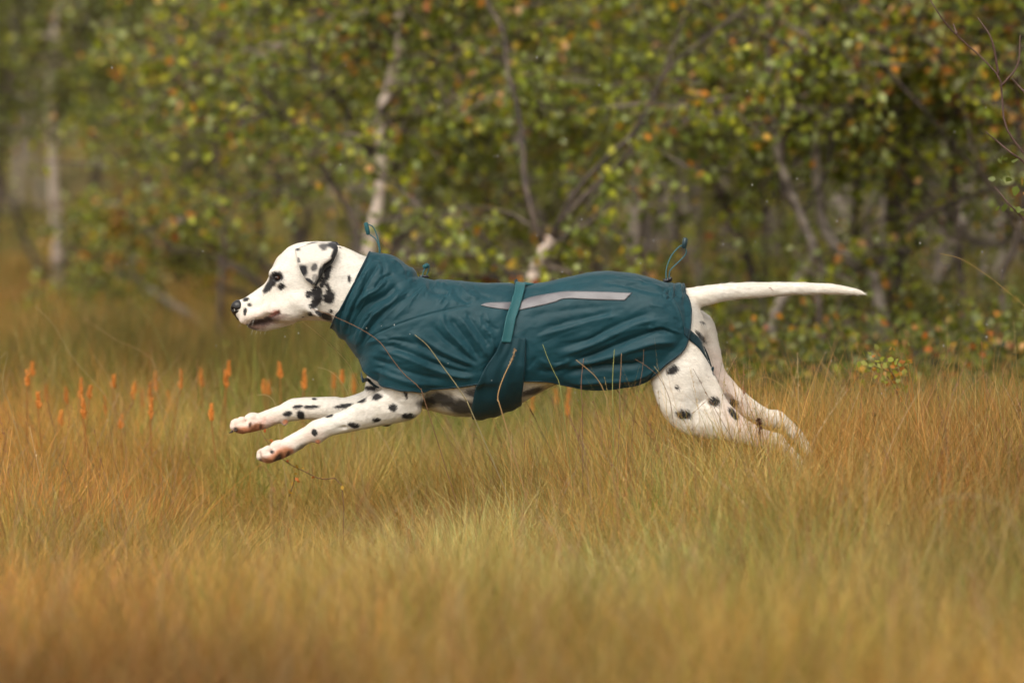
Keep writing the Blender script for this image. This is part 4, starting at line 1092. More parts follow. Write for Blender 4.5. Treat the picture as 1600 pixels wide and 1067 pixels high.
def wiggle(P, amp, r=rng):
    P = np.array(P); n = len(P); f = r.normal(0, amp, (n, 3)); f[0] = 0; f[:, 2] *= .4
    return P + np.cumsum(f, 0) * np.linspace(0, 1, n)[:, None]
def stem_world(pp, Y, r0, r1, top=None, root=True, lean_y=0.0):
    """pixel path (bottom to top) at depth Y -> world path with radii; goes on down to the ground and up to height top"""
    P = [np.array(W(px, py, Y + lean_y * i)) for i, (px, py) in enumerate(pp)]
    d = (Y + 8) / FPX; rr = list(np.linspace(r0 * d, r1 * d, len(P)))
    if root:
        g = float(gh(P[0][0], P[0][1])) - .06
        if P[0][2] > g + .05:
            v = P[0] - P[1]; v = v / max(abs(v[2]), .05) * .5; b = P[0] + np.array([v[0] * (P[0][2] - g), 0, -(P[0][2] - g)])
            P.insert(0, b); rr.insert(0, rr[0] * 1.25)
    if top is not None and P[-1][2] < top:
        v = P[-1] - P[-2]; v /= np.linalg.norm(v) + 1e-9; v = v * .5 + np.array([0, 0, .6]); n = 5; L = (top - P[-1][2]) / n / max(v[2], .3); ra = rr[-1]
        for i in range(n):
            v = v + rng.normal(0, .12, 3); v[2] = max(v[2], .45)
            P.append(P[-1] + v * L); rr.append(ra * (1 - (i + 1) / n * .8))
    P = np.array(P); m = max(8, len(P) * 5)
    S = spline(P, m); rs = np.interp(np.linspace(0, 1, m), np.linspace(0, 1, len(rr)), rr)
    return S, rs
def grow(S, rs, n, zlo, zhi, L0, L1, per=7, drop=.25, size=.030, bias=.85, r=rng, thick=.006, spread=None):
    """side branches from a stem with twigs; returns wood parts and leaf points"""
    wood, LP = [], []
    z = S[:, 2]; zt = z.max()
    for _ in range(n):
        lo = min(zlo, zt * .6); zz = r.uniform(lo, max(lo + .01, min(zhi, zt))) if r.uniform() < bias else r.uniform(lo, max(zt, lo + .01))
        i = int(np.argmin(np.abs(z - zz))); p0 = S[i]
        a = r.uniform(0, 2 * np.pi); up = r.uniform(-.1, .75); L = r.uniform(L0, L1)
        d = np.array([np.cos(a), np.sin(a), up]); d /= np.linalg.norm(d); k = 7; P = [p0]
        for j in range(k):
            d = d + r.normal(0, .16, 3) + np.array([0, 0, -drop * .25]); d /= np.linalg.norm(d); P.append(P[-1] + d * L / k)
        P = np.array(P); r0 = min(rs[i] * .55, thick * (.6 + L))
        wood.append(tube(P, np.linspace(r0, .0012, k + 1), 5, cap=False))
        for j in range(1, k + 1):
            for _t in range(2):
                q = P[j]; dd = r.normal(0, 1, 3); dd[2] = dd[2] * .5 - .25; dd /= np.linalg.norm(dd); tl = r.uniform(.10, .26)
                e = q + dd * tl; e[2] -= .04
                wood.append((np.array([q, q + [.002, 0, 0], (q + e) / 2 + [0, .002, .01], e]), [(0, 1, 2), (0, 2, 3)]))
                t = r.uniform(.1, 1.05, per)[:, None]
                LP.append(q + (e - q) * t + r.normal(0, .022, (per, 3)))
    return wood, (np.vstack(LP) if LP else np.zeros((0, 3)))
def tree(label, stems, bark=1, nl=2, name='birch_tree', cat_='tree', group='birches behind the meadow', nb=14, zlo=.45, zhi=1.6, L0=.4, L1=1.0, per=9, size=.030, yel=.08, ora=.015, sides=9, dim=1.0):
    base = stems[0][0][0]
    o = empty(name, base, label, cat_, group); o['_o'] = [float(v) for v in base]
    wd, LPs = [], []
    for k, (S, rs, *bk) in enumerate(stems):
        V, Fc = tube(S, rs * (1 + .08 * np.sin(np.arange(len(rs)) * 1.7)), sides)
        b_ = bk[0] if bk else bark
        mesh_obj('trunk' if k == 0 else 'limb', V, Fc, BARK[b_], o)
        g = grow(S, rs, max(3, int(nb * (1 if k == 0 else .5))), zlo, zhi, L0, L1, per=per, size=size)
        wd += g[0]; LPs.append(g[1])
    for _ in range(nl):                                     # forking boughs
        S, rs = stems[0][0], stems[0][1]; i = int(np.argmin(np.abs(S[:, 2] - rng.uniform(.12, 1.1)))); p = S[i]; a = rng.uniform(-.5, .5) + (0 if rng.uniform() < .5 else math.pi)
        d = np.array([math.cos(a), math.sin(a), rng.uniform(.7, 1.9)]); d /= np.linalg.norm(d); P = [p]; n_ = 9; L = rng.uniform(.7, 1.4)
        for _k in range(n_): d = d + rng.normal(0, .20, 3) + [0, 0, .05]; d /= np.linalg.norm(d); P.append(P[-1] + d * L / n_)
        P = spline(P, 18); r_ = np.linspace(min(rs[i] * .55, .017), .004, 18); V, Fc = tube(P, r_, 7); mesh_obj('limb', V, Fc, BARK[0], o)
        g = grow(P, r_, 2, zlo + .1, zhi, .3, .6, per=per, size=size, bias=.6); wd += g[0]; LPs.append(g[1])
    V, Fc = join(wd); mesh_obj('branches', V, Fc, BARK[0], o)['kind'] = 'stuff'
    P = np.vstack(LPs); V, Q, C = leaves(P, size, yel, ora, dim=dim)
    mesh_obj('crown', V, Q, M_leaf, o, attrs={'col': ('FLOAT_COLOR', C)}, smooth=False)
    return o
def st(pp, Y, r0, r1, top=None, bark=None, root=True, lean_y=0.0):
    S, rs = stem_world(pp, Y, r0, r1, top, root, lean_y)
    return (S, rs) if bark is None else (S, rs, bark)

TREES = [
 ('slim white birch standing alone at the left of the meadow', [st([(90, 492), (90, 430), (88, 340), (84, 285), (80, 150)], 12.0, 11, 8, 4.2, 2), st([(88, 440), (75, 435), (45, 390), (25, 330), (5, 285)], 12.0, 6, 3, 2.6, 0, False), st([(92, 440), (108, 400), (125, 368), (133, 320), (150, 260)], 12.2, 6, 3, 2.8, 0, False)], dict(nb=27, zlo=.95, zhi=1.9, L1=1.3, yel=.015, ora=.005, dim=.72)),
 ('grey leaning stem curving up left of the dog nose', [st([(325, 520), (290, 490), (250, 465), (215, 435), (208, 400)], 9.5, 8, 5, None, 1), st([(215, 435), (195, 428), (180, 412)], 9.5, 6, 3, None, 0, False)], dict(nb=4, zlo=.3, zhi=.9, L1=.5, name='leaning_birch')),
 ('dark low spreading birch above the dog muzzle', [st([(470, 520), (400, 440), (330, 402), (262, 385), (222, 352), (180, 322)], 8.5, 7, 4, None, 0), st([(400, 470), (345, 450), (300, 420), (270, 385), (250, 340)], 9.0, 6, 3, None, 0), st([(440, 430), (380, 395), (300, 372), (240, 345), (170, 330)], 8.7, 5, 2, None, 0, False)], dict(nb=6, zlo=.35, zhi=1.0, L0=.25, L1=.6, yel=.2)),
 ('dark trunk behind the dog head with pale foliage', [st([(500, 560), (475, 400), (440, 300), (425, 240), (410, 120), (405, 10)], 9.5, 10, 7, 3.8, 0), st([(470, 400), (480, 330), (450, 260), (470, 190)], 9.6, 6, 4, 3, 0, False)], dict(nb=22, zlo=.78, zhi=1.7, L1=1.1, yel=.05)),
 ('thick white birch rising behind the coat collar', [st([(566, 600), (570, 480), (578, 375), (592, 315), (597, 250), (594, 190), (611, 125), (626, 60), (620, 0)], 5.0, 11, 8, 3.9, 2), st([(594, 285), (578, 235), (556, 200), (535, 160), (500, 120), (470, 40)], 5.5, 7, 5, 3, 0, False), st([(598, 275), (630, 250), (650, 225)], 5.5, 6, 4, 2.6, 0, False), st([(612, 60), (640, 40), (660, 10)], 5.5, 6, 4, 3, 0, False)], dict(nb=28, zlo=.72, zhi=1.6, L1=1.0, yel=.09)),
 ('crooked brown birch leaning right behind the dog shoulder', [st([(560, 620), (610, 400), (655, 350), (690, 290), (722, 228), (735, 150)], 7.2, 8, 5, 3.3, 0)], dict(nb=15, zlo=.75, zhi=1.5, L1=.9, yel=.09)),
 ('dark straight trunk above the middle of the back', [st([(775, 560), (768, 430), (760, 340), (745, 250), (720, 150), (700, 20)], 8.5, 14, 8, 4, 0)], dict(nb=17, zlo=.75, zhi=1.6, yel=.06)),
 ('reddish grey birch over the strap', [st([(880, 600), (862, 420), (848, 350), (830, 305), (812, 240), (802, 150), (790, 40)], 6.8, 8, 5, 3.6, 1), st([(845, 345), (810, 310), (770, 270), (730, 250)], 6.9, 4, 2, None, 0, False)], dict(nb=19, zlo=.78, zhi=1.55, L1=1.0, yel=.07)),
 ('leaning birch with a bright white foot behind the strap', [st([(805, 560), (828, 450), (848, 395), (862, 372)], 3.9, 12, 9, None, 2), st([(858, 378), (890, 332), (935, 287), (985, 235), (1020, 160)], 4.3, 7, 3.5, 2.6, 0, False)], dict(nb=13, zlo=.75, zhi=1.5, yel=.07, dim=1.1)),
 ('dark slanting birch above the rear drawcord', [st([(1215, 600), (1168, 405), (1125, 300), (1100, 215), (1078, 140), (1060, 20)], 5.6, 9, 6, 3.4, 0)], dict(nb=19, zlo=.75, zhi=1.5, L1=.9, yel=.11)),
 ('twin stemmed birch over the dog tail', [st([(1206, 585), (1207, 510), (1222, 468), (1255, 427), (1270, 386), (1240, 310), (1216, 240), (1208, 150), (1202, 40)], 4.5, 9, 6, 3.7, 1), st([(1294, 590), (1279, 480), (1285, 424), (1268, 372), (1240, 320), (1222, 290), (1225, 180), (1230, 60)], 4.5, 7, 5, 3.3, 0)], dict(nb=13, zlo=.8, zhi=1.5, yel=.10)),
 ('thick pale birch leaning left beyond the tail tip', [st([(1385, 600), (1368, 445), (1330, 409), (1292, 365), (1280, 310), (1275, 220), (1290, 100)], 4.7, 11, 7, 3.8, 1)], dict(nb=17, zlo=.75, zhi=1.6, yel=.07)),
 ('stout brown trunk right of the tail tip', [st([(1402, 600), (1398, 510), (1400, 400), (1396, 300), (1390, 180), (1380, 40)], 5.8, 17, 11, 4.4, 0), st([(1400, 470), (1409, 412), (1439, 356), (1420, 300), (1440, 200)], 5.4, 6, 5, 2.9, 0, False)], dict(nb=19, zlo=.75, zhi=1.6, yel=.09)),
 ('grey bent birch low across the right trees', [st([(1660, 520), (1600, 372), (1562, 382), (1517, 374), (1491, 345), (1457, 308), (1425, 280), (1410, 200)], 5.2, 7, 5, 3.0, 1)], dict(nb=15, zlo=.75, zhi=1.5, yel=.12)),
 ('slender black stem near the right edge', [st([(1575, 600), (1570, 510), (1566, 431), (1586, 384), (1600, 300), (1590, 150)], 4.4, 7, 5, 3.2, 0)], dict(nb=15, zlo=.75, zhi=1.4, L1=.8, yel=.16, ora=.04)),
 ('thin stem between tail and slanting birch', [st([(1178, 585), (1187, 465), (1195, 386), (1190, 280), (1170, 120)], 7.5, 6, 4, 3.2, 0)], dict(nb=13, zlo=.75, zhi=1.5)),
 ('thin dark trunk above the rump', [st([(985, 590), (1000, 420), (1010, 300), (1000, 150), (1010, 20)], 8.2, 7, 5, 3.6, 0)], dict(nb=18, zlo=.78, zhi=1.6, yel=.05)),
 ('leafy birch filling the gap above the reflective strip', [st([(925, 590), (930, 420), (915, 250), (930, 60)], 7.6, 6, 4, 3.2, 0)], dict(nb=19, zlo=.75, zhi=1.5, yel=.07, dim=1.1)),
 ('yellowing birch at the far right top', [st([(1510, 600), (1500, 420), (1490, 250), (1505, 60)], 4.8, 7, 5, 3.3, 0)], dict(nb=25, zlo=.78, zhi=1.35, L1=.8, yel=.16, ora=.03, dim=1.1)),
 ('birch with gold leaves right of the twin stems', [st([(1335, 600), (1330, 420), (1340, 250), (1325, 60)], 5.4, 6, 4, 3.2, 0)], dict(nb=20, zlo=.78, zhi=1.4, L1=.8, yel=.14, ora=.03)),
 ('small birch with orange leaves above the dog head', [st([(345, 470), (350, 330), (335, 200), (345, 40)], 7.4, 5, 3, 2.6, 0)], dict(nb=17, zlo=.75, zhi=1.35, L0=.3, L1=.75, yel=.13, ora=.02)),
 ('dim birch behind at the upper left', [st([(250, 420), (225, 250), (215, 100), (205, 0)], 13.0, 8, 6, 4, 0)], dict(nb=28, zlo=.95, zhi=2.0, L1=1.3, yel=.02, dim=.75)),
 ('dim birch at the left edge', [st([(-20, 440), (0, 250), (20, 100), (30, 0)], 11.0, 8, 6, 4, 0)], dict(nb=28, zlo=.85, zhi=1.9, L1=1.2, yel=.02, ora=.01, dim=.75)),
 ('dim birch between the left birch and the dog head', [st([(165, 430), (150, 250), (140, 100), (150, 0)], 14.5, 7, 6, 4, 0)], dict(nb=28, zlo=1.05, zhi=2.1, L1=1.3, yel=.02, dim=.7)),
]
for lab, stems, kw in TREES:
    tree(lab, stems, **kw)
# slim background birches that the photograph blurs into one another
k = 0
for px, Y, wh in ((395, 13.5, 'above the dog forehead'), (520, 11.5, 'above the back of the dog head'), (655, 10.5, 'above the small middle toggle'), (700, 12.5, 'above the shoulders, far back'), (835, 11, 'above the strap'), (960, 12, 'above the rump, farthest back'), (1050, 9.5, 'right behind the rear toggle'), (1130, 11, 'above the tail root, far back'),
                 (1245, 9.8, 'behind the twin stemmed birch'), (1360, 11.5, 'behind the tail tip'), (1450, 9.5, 'between the stout trunk and the gold leaves'), (1545, 8.5, 'left of the slender black stem'), (1625, 6.5, 'beyond the right picture edge'), (1090, 7.8, 'nearest behind the rear drawcord'), (880, 9.3, 'above the reflective strip'), (610, 9.4, 'behind the thick white birch'),
                 (1480, 7.2, 'right of the stout brown trunk'), (300, 15.5, 'at the far edge of the left meadow'), (450, 15, 'far behind the dog ear'), (-60, 14, 'beyond the left picture edge'), (1680, 9, 'behind the bare twigs at right')):
    dx = rng.uniform(-35, 35)
    tree('slim blurred birch ' + wh, [st([(px + dx, 470 + 60 * rng.uniform()), (px + dx * .3, 330), (px, 180), (px - dx * .6, 20)], Y, rng.uniform(4.5, 8), 4, rng.uniform(3, 4), int(rng.integers(0, 2)))],
         nb=15, zlo=.8 if px > 520 else .95, zhi=2.0, L1=1.2, size=.031, yel=.05, per=8, group='slim birches deep in the trees', dim=.95)

# undergrowth bushes
def bush(label, px, py, Y, h, wd, n, yel=.06, ora=.05, size=.024, green=L_GREEN, dim=1.0, name='dwarf_birch_bush', group='low bushes under the birches'):
    b = np.array(W(px, py, Y)); b[2] = float(gh(b[0], b[1])) - .01
    o = empty(name, b, label, 'bush', group); o['_o'] = [float(v) for v in b]
    wd_, LP = [], []
    for _ in range(n):
        a = rng.uniform(0, 6.283); d = np.array([np.cos(a) * wd * rng.uniform(.1, 1), np.sin(a) * wd * rng.uniform(.1, 1), h * rng.uniform(.45, 1)])
        k_ = 6; t = np.linspace(0, 1, k_)[:, None]; P = b + d * np.hstack([t**1.3, t**1.3, t**.8]) + np.cumsum(rng.normal(0, .012, (k_, 3)), 0)
        wd_.append(tube(P, np.linspace(.0035, .001, k_), 4, cap=False))
        m = int(26 * max(h, .3) / .4); tt = rng.uniform(.2, 1.02, m); Pi = np.stack([np.interp(tt, t[:, 0], P[:, i]) for i in range(3)], 1)
        LP.append(Pi + rng.normal(0, .03, (m, 3)))
    V, Fc = join(wd_); mesh_obj('stems', V, Fc, BARK[0], o)['kind'] = 'stuff'
    V, Q, C = leaves(np.vstack(LP), size, yel, ora, green=green, dim=dim); mesh_obj('foliage', V, Q, M_leaf, o, attrs={'col': ('FLOAT_COLOR', C)}, smooth=False)
    return o
BU = [(1130, 600, 2.9, .26, .28, 'low in the gap between rump and far hind leg'), (1215, 600, 3.1, .30, .30, 'above the far hind foot'), (1300, 600, 2.8, .26, .30, 'left of the small leafy sapling'), (1385, 600, 3.2, .32, .30, 'right behind the small leafy sapling'), (1465, 600, 2.9, .28, .30, 'front row, right of the sapling'),
      (1540, 600, 3.1, .33, .30, 'front row, under the arched stalk'), (1610, 600, 2.8, .30, .28, 'front row, at the right picture edge'), (1265, 590, 3.8, .36, .32, 'second row, below the tail tip'), (1350, 590, 4.0, .34, .32, 'second row, foot of the leaning pale birch'), (1430, 590, 3.7, .38, .32, 'second row, foot of the stout brown trunk'), (1160, 590, 3.9, .32, .32, 'second row, behind the hind legs'), (1060, 590, 4.2, .28, .32, 'second row, behind the rump'),
      (1190, 560, 4.6, .42, .3, 'just right of the rump, with rusty leaves'), (1090, 560, 5.6, .45, .35, 'behind the rump'), (1290, 560, 5.4, .5, .35, 'under the tail tip'), (1370, 560, 4.7, .35, .28, 'behind the small leafy sapling'), (1450, 560, 5.2, .48, .35, 'right of the stout brown trunk foot'),
      (1540, 560, 4.4, .4, .3, 'at the foot of the slender black stem'), (1620, 560, 3.9, .42, .3, 'at the right picture edge'), (1160, 540, 7.0, .6, .4, 'at the foot of the slanting birch'), (1240, 540, 7.4, .6, .4, 'behind the twin stemmed birch'), (1500, 540, 7.0, .6, .4, 'deep between the right trunks'),
      (960, 540, 7.2, .45, .4, 'hidden by the coat flap'), (700, 540, 8.4, .4, .4, 'behind the dog chest'), (880, 530, 8.5, .5, .4, 'behind the reflective strip'), (1400, 540, 8.2, .65, .45, 'behind the stout brown trunk'), (1330, 540, 7.0, .55, .4, 'below the leaning pale birch')]
for i, (px, py, Y, h, wd, wh) in enumerate(BU):
    bush('low small-leaved bush ' + wh, px, py, Y, h + (.10 if Y < 4.3 else 0), wd, 22, ora=.10 if px > 1100 else .03, dim=.62 if Y < 4.3 else .85, name='low_bush')
for px, Y, h, wd, wh in ((60, 4.4, .20, .3, 'below and left of the white birch'), (170, 3.9, .22, .3, 'right of the white birch foot'), (250, 4.5, .2, .3, 'left of the dog muzzle'), (20, 3.6, .2, .25, 'at the left picture edge'), (330, 5.0, .18, .3, 'under the dog muzzle'), (120, 5.6, .22, .35, 'at the white birch foot, farthest back')):
    bush('dark heather clump ' + wh, px, 560, Y, h, wd, 26, yel=.01, ora=.06, size=.014, dim=.6, name='heather_clump', group='dark heather clumps at left')

# the wood behind: one blurred mass
def far_wood():
    n = 44000
    y = rng.uniform(0, 1, n)**.8; x = rng.uniform(-1, 1, n)
    right = rng.uniform(0, 1, n) < .5
    Y = np.where(right, 14 + y * 22, 44 + y * 22); hw = (Y + 8) * .1282 + 2.5
    X = np.where(right, -1.1 + (hw + 1.1) * (x * .5 + .5), x * hw)
    g = gh(X, Y); top = (Y + 8) * .055 + 1.9
    Z = g + rng.uniform(0, 1, n) * top
    cl = np.array([mnoise.fractal(Vector((a * .8, b * .5, c * 1.1)), .8, 2, 2) for a, b, c in zip(X.tolist(), Y.tolist(), Z.tolist())])
    k = cl > -.2
    # fewer leaves near the ground, where the meadow shows between the stems
    k &= (rng.uniform(0, 1, n) < np.clip((Z - g) / .9, .3, 1)) 
    P = np.stack([X, Y, Z], 1)[k]
    V, Q, C = leaves(P, .13, .04, .006, dim=.6)
    wood = []
    for _ in range(150):
        r_ = rng.uniform() < .5; Y0 = rng.uniform(14, 34) if r_ else rng.uniform(42, 62); hw0 = (Y0 + 8) * .1282 + 2
        X0 = rng.uniform(-1.0, hw0) if r_ else rng.uniform(-hw0, hw0); g0 = float(gh(X0, Y0))
        P = [np.array([X0, Y0, g0 - .1])]
        for i in range(5): P.append(P[-1] + np.array([rng.normal(0, .22), rng.normal(0, .2), 1.1]))
        wood.append(tube(P, np.linspace(rng.uniform(.03, .08), .02, 6), 5, cap=False))
    o = mesh_obj('far_wood', V, Q, M_leaf, attrs={'col': ('FLOAT_COLOR', C)}, smooth=False); tag(o, 'dense green wood far behind the birches', 'wood', kind='stuff')
    V, Fc = join(wood); o2 = mesh_obj('far_trunks', V, Fc, BARK[1]); tag(o2, 'crowd of thin trunks in the far wood', 'wood', kind='stuff')
far_wood()
# ================================================================== SINGLE PLANTS THAT CAN BE POINTED OUT
def colmesh(name, V, Fc, c, mat, parent, smooth=True):
    return mesh_obj(name, V, Fc, mat, parent, smooth=smooth, attrs={'col': ('FLOAT_COLOR', np.tile(np.array(c), (len(V), 1)))})
# orange seed spikes of bog asphodel
SP = [(42, 592, 1.2, 'tall spike nearest the left picture edge'), (50, 578, 1.9, 'faint spike above the one nearest the left edge'), (59, 627, 1.0, 'low spike near the left edge'), (103, 620, 1.6, 'single spike left of the tall cluster'), (127, 608, 1.2, 'upper spike of the cluster of four'), (130, 640, .9, 'lowest spike of the cluster of four'), (142, 614, 1.3, 'right spike of the cluster of four'),
      (178, 598, 1.6, 'single high spike right of the cluster of four'), (210, 612, 1.8, 'left spike of the middle group'), (222, 622, 2.0, 'blurred spike inside the middle group'), (234, 616, 1.5, 'spike in the middle group, beside the tall stalk'), (237, 640, 1.1, 'lowest spike of the middle group'), (243, 597, 1.9, 'highest spike of the middle group'),
      (283, 594, 1.5, 'lone spike midway between left cluster and paws'), (314, 592, 1.9, 'lone spike next left of the pair by the paws'), (330, 646, 1.0, 'low spike close left of the far paw'), (352, 594, 1.4, 'lower spike of the pair above the far paw'), (358, 578, 1.6, 'upper spike of the pair above the far paw'),
      (412, 606, 1.8, 'left spike of the close pair over the far foreleg'), (420, 608, 2.2, 'right spike of the close pair over the far foreleg'), (436, 580, 1.5, 'tallest spike over the far foreleg'), (476, 594, 1.7, 'lone spike over the far wrist'), (522, 596, 1.9, 'left of three spikes before the chest'), (535, 590, 1.6, 'middle of three spikes before the chest'), (553, 602, 2.2, 'right of three spikes, touching the chest'),
      (164, 634, 1.7, 'small low spike right of the cluster of four'), (72, 616, 2.1, 'faint spike between the edge and the cluster'), (660, 640, 2.6, 'faint spike behind the elbow'), (868, 622, 2.2, 'spike in the gap under the belly'), (890, 612, 1.9, 'tall spike under the rear flap'), (886, 640, 1.5, 'short spike under the rear flap'), (832, 632, 2.4, 'faint spike right of the belly panel'),
      (96, 655, 1.5, 'low blurred spike under the single left spike'), (262, 628, 2.3, 'faint spike right of the middle group'), (190, 660, 1.2, 'lowest spike of all, left meadow')]
for px, py, Y, lab in SP:
    h = rng.uniform(19, 32); top = np.array(W(px, py - h / 2, Y)); bot = np.array(W(px + rng.uniform(-2, 2), py + h / 2, Y))
    g = np.array([bot[0] + rng.normal(0, .02), bot[1], float(gh(bot[0], bot[1])) - .01])
    lab = 'orange ' + lab
    o = empty('asphodel', g, lab, 'flower spike', 'orange seed spikes in the grass'); o['_o'] = g.tolist()
    V, Fc = tube(spline([g, (g + bot) / 2 + [rng.normal(0, .006), 0, 0], bot, top], 10), [.0016] * 7 + [.0012] * 3, 5); colmesh('stem', V, Fc, (.30, .13, .03), M_dry, o)
    parts = []
    c = np.array([.60, .215, .035]) * rng.uniform(.7, 1.1)
    nn = int(rng.integers(15, 24))
    for i in range(nn):
        t = min(1, max(0, i / (nn - 1) + rng.normal(0, .02))); a = i * 2.4 + rng.normal(0, .5); p = bot + (top - bot) * t; rr = (.0066 * (1 - .62 * t) + .0006) * rng.uniform(.6, 1.2)
        d = np.array([math.cos(a), math.sin(a), 1.5]); d /= np.linalg.norm(d); q = p + d * rr * 1.4; ww = .0031 * (1 - .4 * t) * rng.uniform(.7, 1.15)
        parts.append(tube([p, (p + q) / 2, q, q + d * .005], [.0010, ww, ww * .8, .0003], 6, cap=False))
    V, Fc = join(parts); colmesh('seed_head', V, Fc, c, M_dry, o)

# long single stalks
def stalk(name, label, pp, Y, w0, w1, c, cat_='grass stalk', group=None, head=None, Y1=None, seeds=0):
    Y1 = Y if Y1 is None else Y1
    P = [np.array(W(a, b, Y + (Y1 - Y) * i / (len(pp) - 1))) for i, (a, b) in enumerate(pp)]
    e = P[-1]; sl = (P[-1] - P[-2]); hz = max(e[2] - float(gh(e[0], e[1])), 0); dxr = float(np.clip(sl[0] / max(-sl[2], 1e-3), -1.1, 1.1)) * hz * .9
    g = np.array([e[0] + dxr + rng.normal(0, .01), e[1] + rng.uniform(-.02, .06), float(gh(e[0], e[1])) - .01])
    if g[2] < e[2]: P.append(g)
    S = spline(P, 30)
    o = empty(name, P[-1], label, cat_, group); o['_o'] = [float(v) for v in P[-1]]
    V, Fc = tube(S, np.linspace(w1, w0 * .8, 30) * K / 2 * .72, 6); colmesh('stem', V, Fc, c, M_dry, o)
    if head:
        n0 = int(30 * head[0]); H = S[:max(n0, 4)]
        parts = []
        for i in range(40):
            t = rng.uniform(0, 1); j = t * (len(H) - 1); p = H[int(j)] + (H[min(int(j) + 1, len(H) - 1)] - H[int(j)]) * (j % 1)
            d = rng.normal(0, 1, 3); d[2] += .6; d /= np.linalg.norm(d); q = p + d * head[1] * K * (1 - .5 * t + .2)
            parts.append(tube([p, (p + q) / 2, q], [.0006, head[1] * K * .28, .0003], 5, cap=False))
        V, Fc = join(parts); colmesh('seed_head', V, Fc, head[2], M_dry, o)
    return o
TAN = (.40, .25, .11); BRN = (.17, .09, .045); GRN = (.25, .26, .08); STR = (.42, .32, .15)
stalk('grass_stalk', 'long brown grass stalk arching across the coat collar and chest', [(488, 483), (505, 488), (523, 495), (560, 512), (592, 533), (612, 560), (632, 585), (655, 606), (668, 640)], -.22, 2.6, 1.4, BRN)
stalk('grass_stalk', 'stout tan grass stalk crossing the chest of the coat', [(648, 523), (668, 540), (690, 570), (712, 600), (728, 625), (742, 655)], -.24, 3.4, 1.8, (.24, .20, .10))
stalk('grass_stalk', 'thick tan seed stalk in front of the belly panel', [(805, 546), (800, 562), (790, 582), (781, 605), (778, 625), (786, 650)], -.26, 3.0, 2.6, TAN, head=(.3, 3.2, (.30, .20, .12)))
stalk('grass_stalk', 'thin green stalk before the belly gap', [(848, 538), (856, 560), (866, 582), (874, 600), (880, 640)], -.22, 2.2, 1.3, GRN)
stalk('grass_stalk', 'short tan stalk leaning on the rear flap', [(900, 562), (930, 588), (945, 615), (955, 660)], -.2, 1.8, 1.2, TAN)
stalk('grass_stalk', 'straight green blade against the dark hem of the rear flap', [(960, 546), (958, 575), (957, 605), (958, 660)], -.22, 2.6, 1.6, GRN)
stalk('grass_stalk', 'brown blade just right of the green blade on the flap', [(971, 552), (970, 580), (968, 610), (968, 660)], -.2, 2.4, 1.8, (.22, .13, .07))
stalk('grass_stalk', 'thin brown stalk across the lower rear corner of the coat', [(992, 561), (1010, 572), (1030, 590), (1045, 620), (1052, 660)], -.22, 1.6, 1.0, BRN)
stalk('grass_stalk', 'pale stalk crossing the thigh by the coat hem', [(1022, 572), (1034, 590), (1040, 615), (1043, 660)], -.22, 1.4, .9, STR)
stalk('grass_stalk', 'brown upright blade under the middle of the flap', [(912, 560), (909, 585), (908, 610), (910, 650)], -.2, 2.4, 1.3, (.20, .10, .06))
stalk('grass_stalk', 'dark thin blade near the lower flap, rightmost', [(1006, 546), (1004, 575), (998, 610), (990, 660)], -.22, 1.4, .9, BRN)
stalk('grass_stalk', 'dry pale stalk hanging under the dog throat', [(472, 502), (495, 520), (520, 542), (545, 570), (560, 600)], .12, 1.5, .9, STR)
stalk('grass_stalk', 'curling straw tip left of the chest hem', [(496, 574), (512, 578), (528, 590), (542, 612), (550, 650)], .35, 1.5, .9, STR)
stalk('grass_stalk', 'short curled straw above the far front leg', [(402, 617), (415, 617), (426, 624), (432, 640), (436, 670)], .28, 1.8, 1.2, STR)
stalk('grass_stalk', 'long arched grass stalk at the right edge of the trees', [(1468, 396), (1500, 404), (1535, 425), (1570, 452), (1605, 485), (1625, 540)], .15, 1.6, 1.0, (.42, .28, .09))
stalk('sedge_spike', 'dark brown seed spike in front of the hind foot', [(1186, 655), (1187, 670), (1188, 684), (1190, 720)], -.28, 2.2, 1.6, BRN, cat_='seed spike', head=(.45, 5.0, (.09, .035, .02)))
stalk('sedge_spike', 'dark brown seed spike right of the hind feet', [(1365, 642), (1365, 655), (1367, 668), (1368, 710)], .2, 2.0, 1.6, BRN, cat_='seed spike', head=(.4, 4.0, (.07, .035, .02)))
stalk('sedge_spike', 'rusty seed spike near the right edge of the grass', [(1593, 630), (1592, 650), (1593, 670), (1594, 720)], .2, 2.0, 1.6, BRN, cat_='seed spike', head=(.5, 5.0, (.16, .06, .025)))
stalk('grass_stalk', 'blurred pale stalk bowed over the lower right foreground', [(1445, 795), (1480, 778), (1530, 776), (1570, 795), (1592, 840)], -2.2, 2.4, 1.8, (.30, .23, .12))
for pp, Y, c, lab in (([(55, 478), (85, 510), (115, 560), (150, 600), (180, 640)], .9, STR, 'long pale stalk leaning right above the left spikes'), ([(132, 498), (180, 530), (235, 560), (260, 620)], 1.1, TAN, 'drooping tan stalk in the middle of the left meadow'),
                     ([(236, 545), (241, 575), (246, 610), (252, 640)], .8, TAN, 'upright tan stalk between the left spikes'), ([(0, 560), (12, 552), (4, 600), (20, 650)], .3, STR, 'pale bent blade at the left picture edge'),
                     ([(148, 556), (170, 590), (185, 630), (190, 660)], .9, (.5, .33, .14), 'golden stalk left of the orange spike cluster'), ([(215, 478), (240, 510), (262, 560), (280, 620)], 1.2, GRN, 'green stalk left of the dog nose'),
                     ([(1170, 600), (1200, 590), (1240, 620), (1260, 670)], .4, (.5, .33, .12), 'golden arched stalk behind the far hind foot'), ([(1500, 560), (1520, 600), (1530, 640), (1540, 700)], .3, (.4, .24, .09), 'slanting stalk at the right of the grass')):
    stalk('grass_stalk', lab, pp, Y, 1.6, 1.0, tuple(v * .8 for v in c))

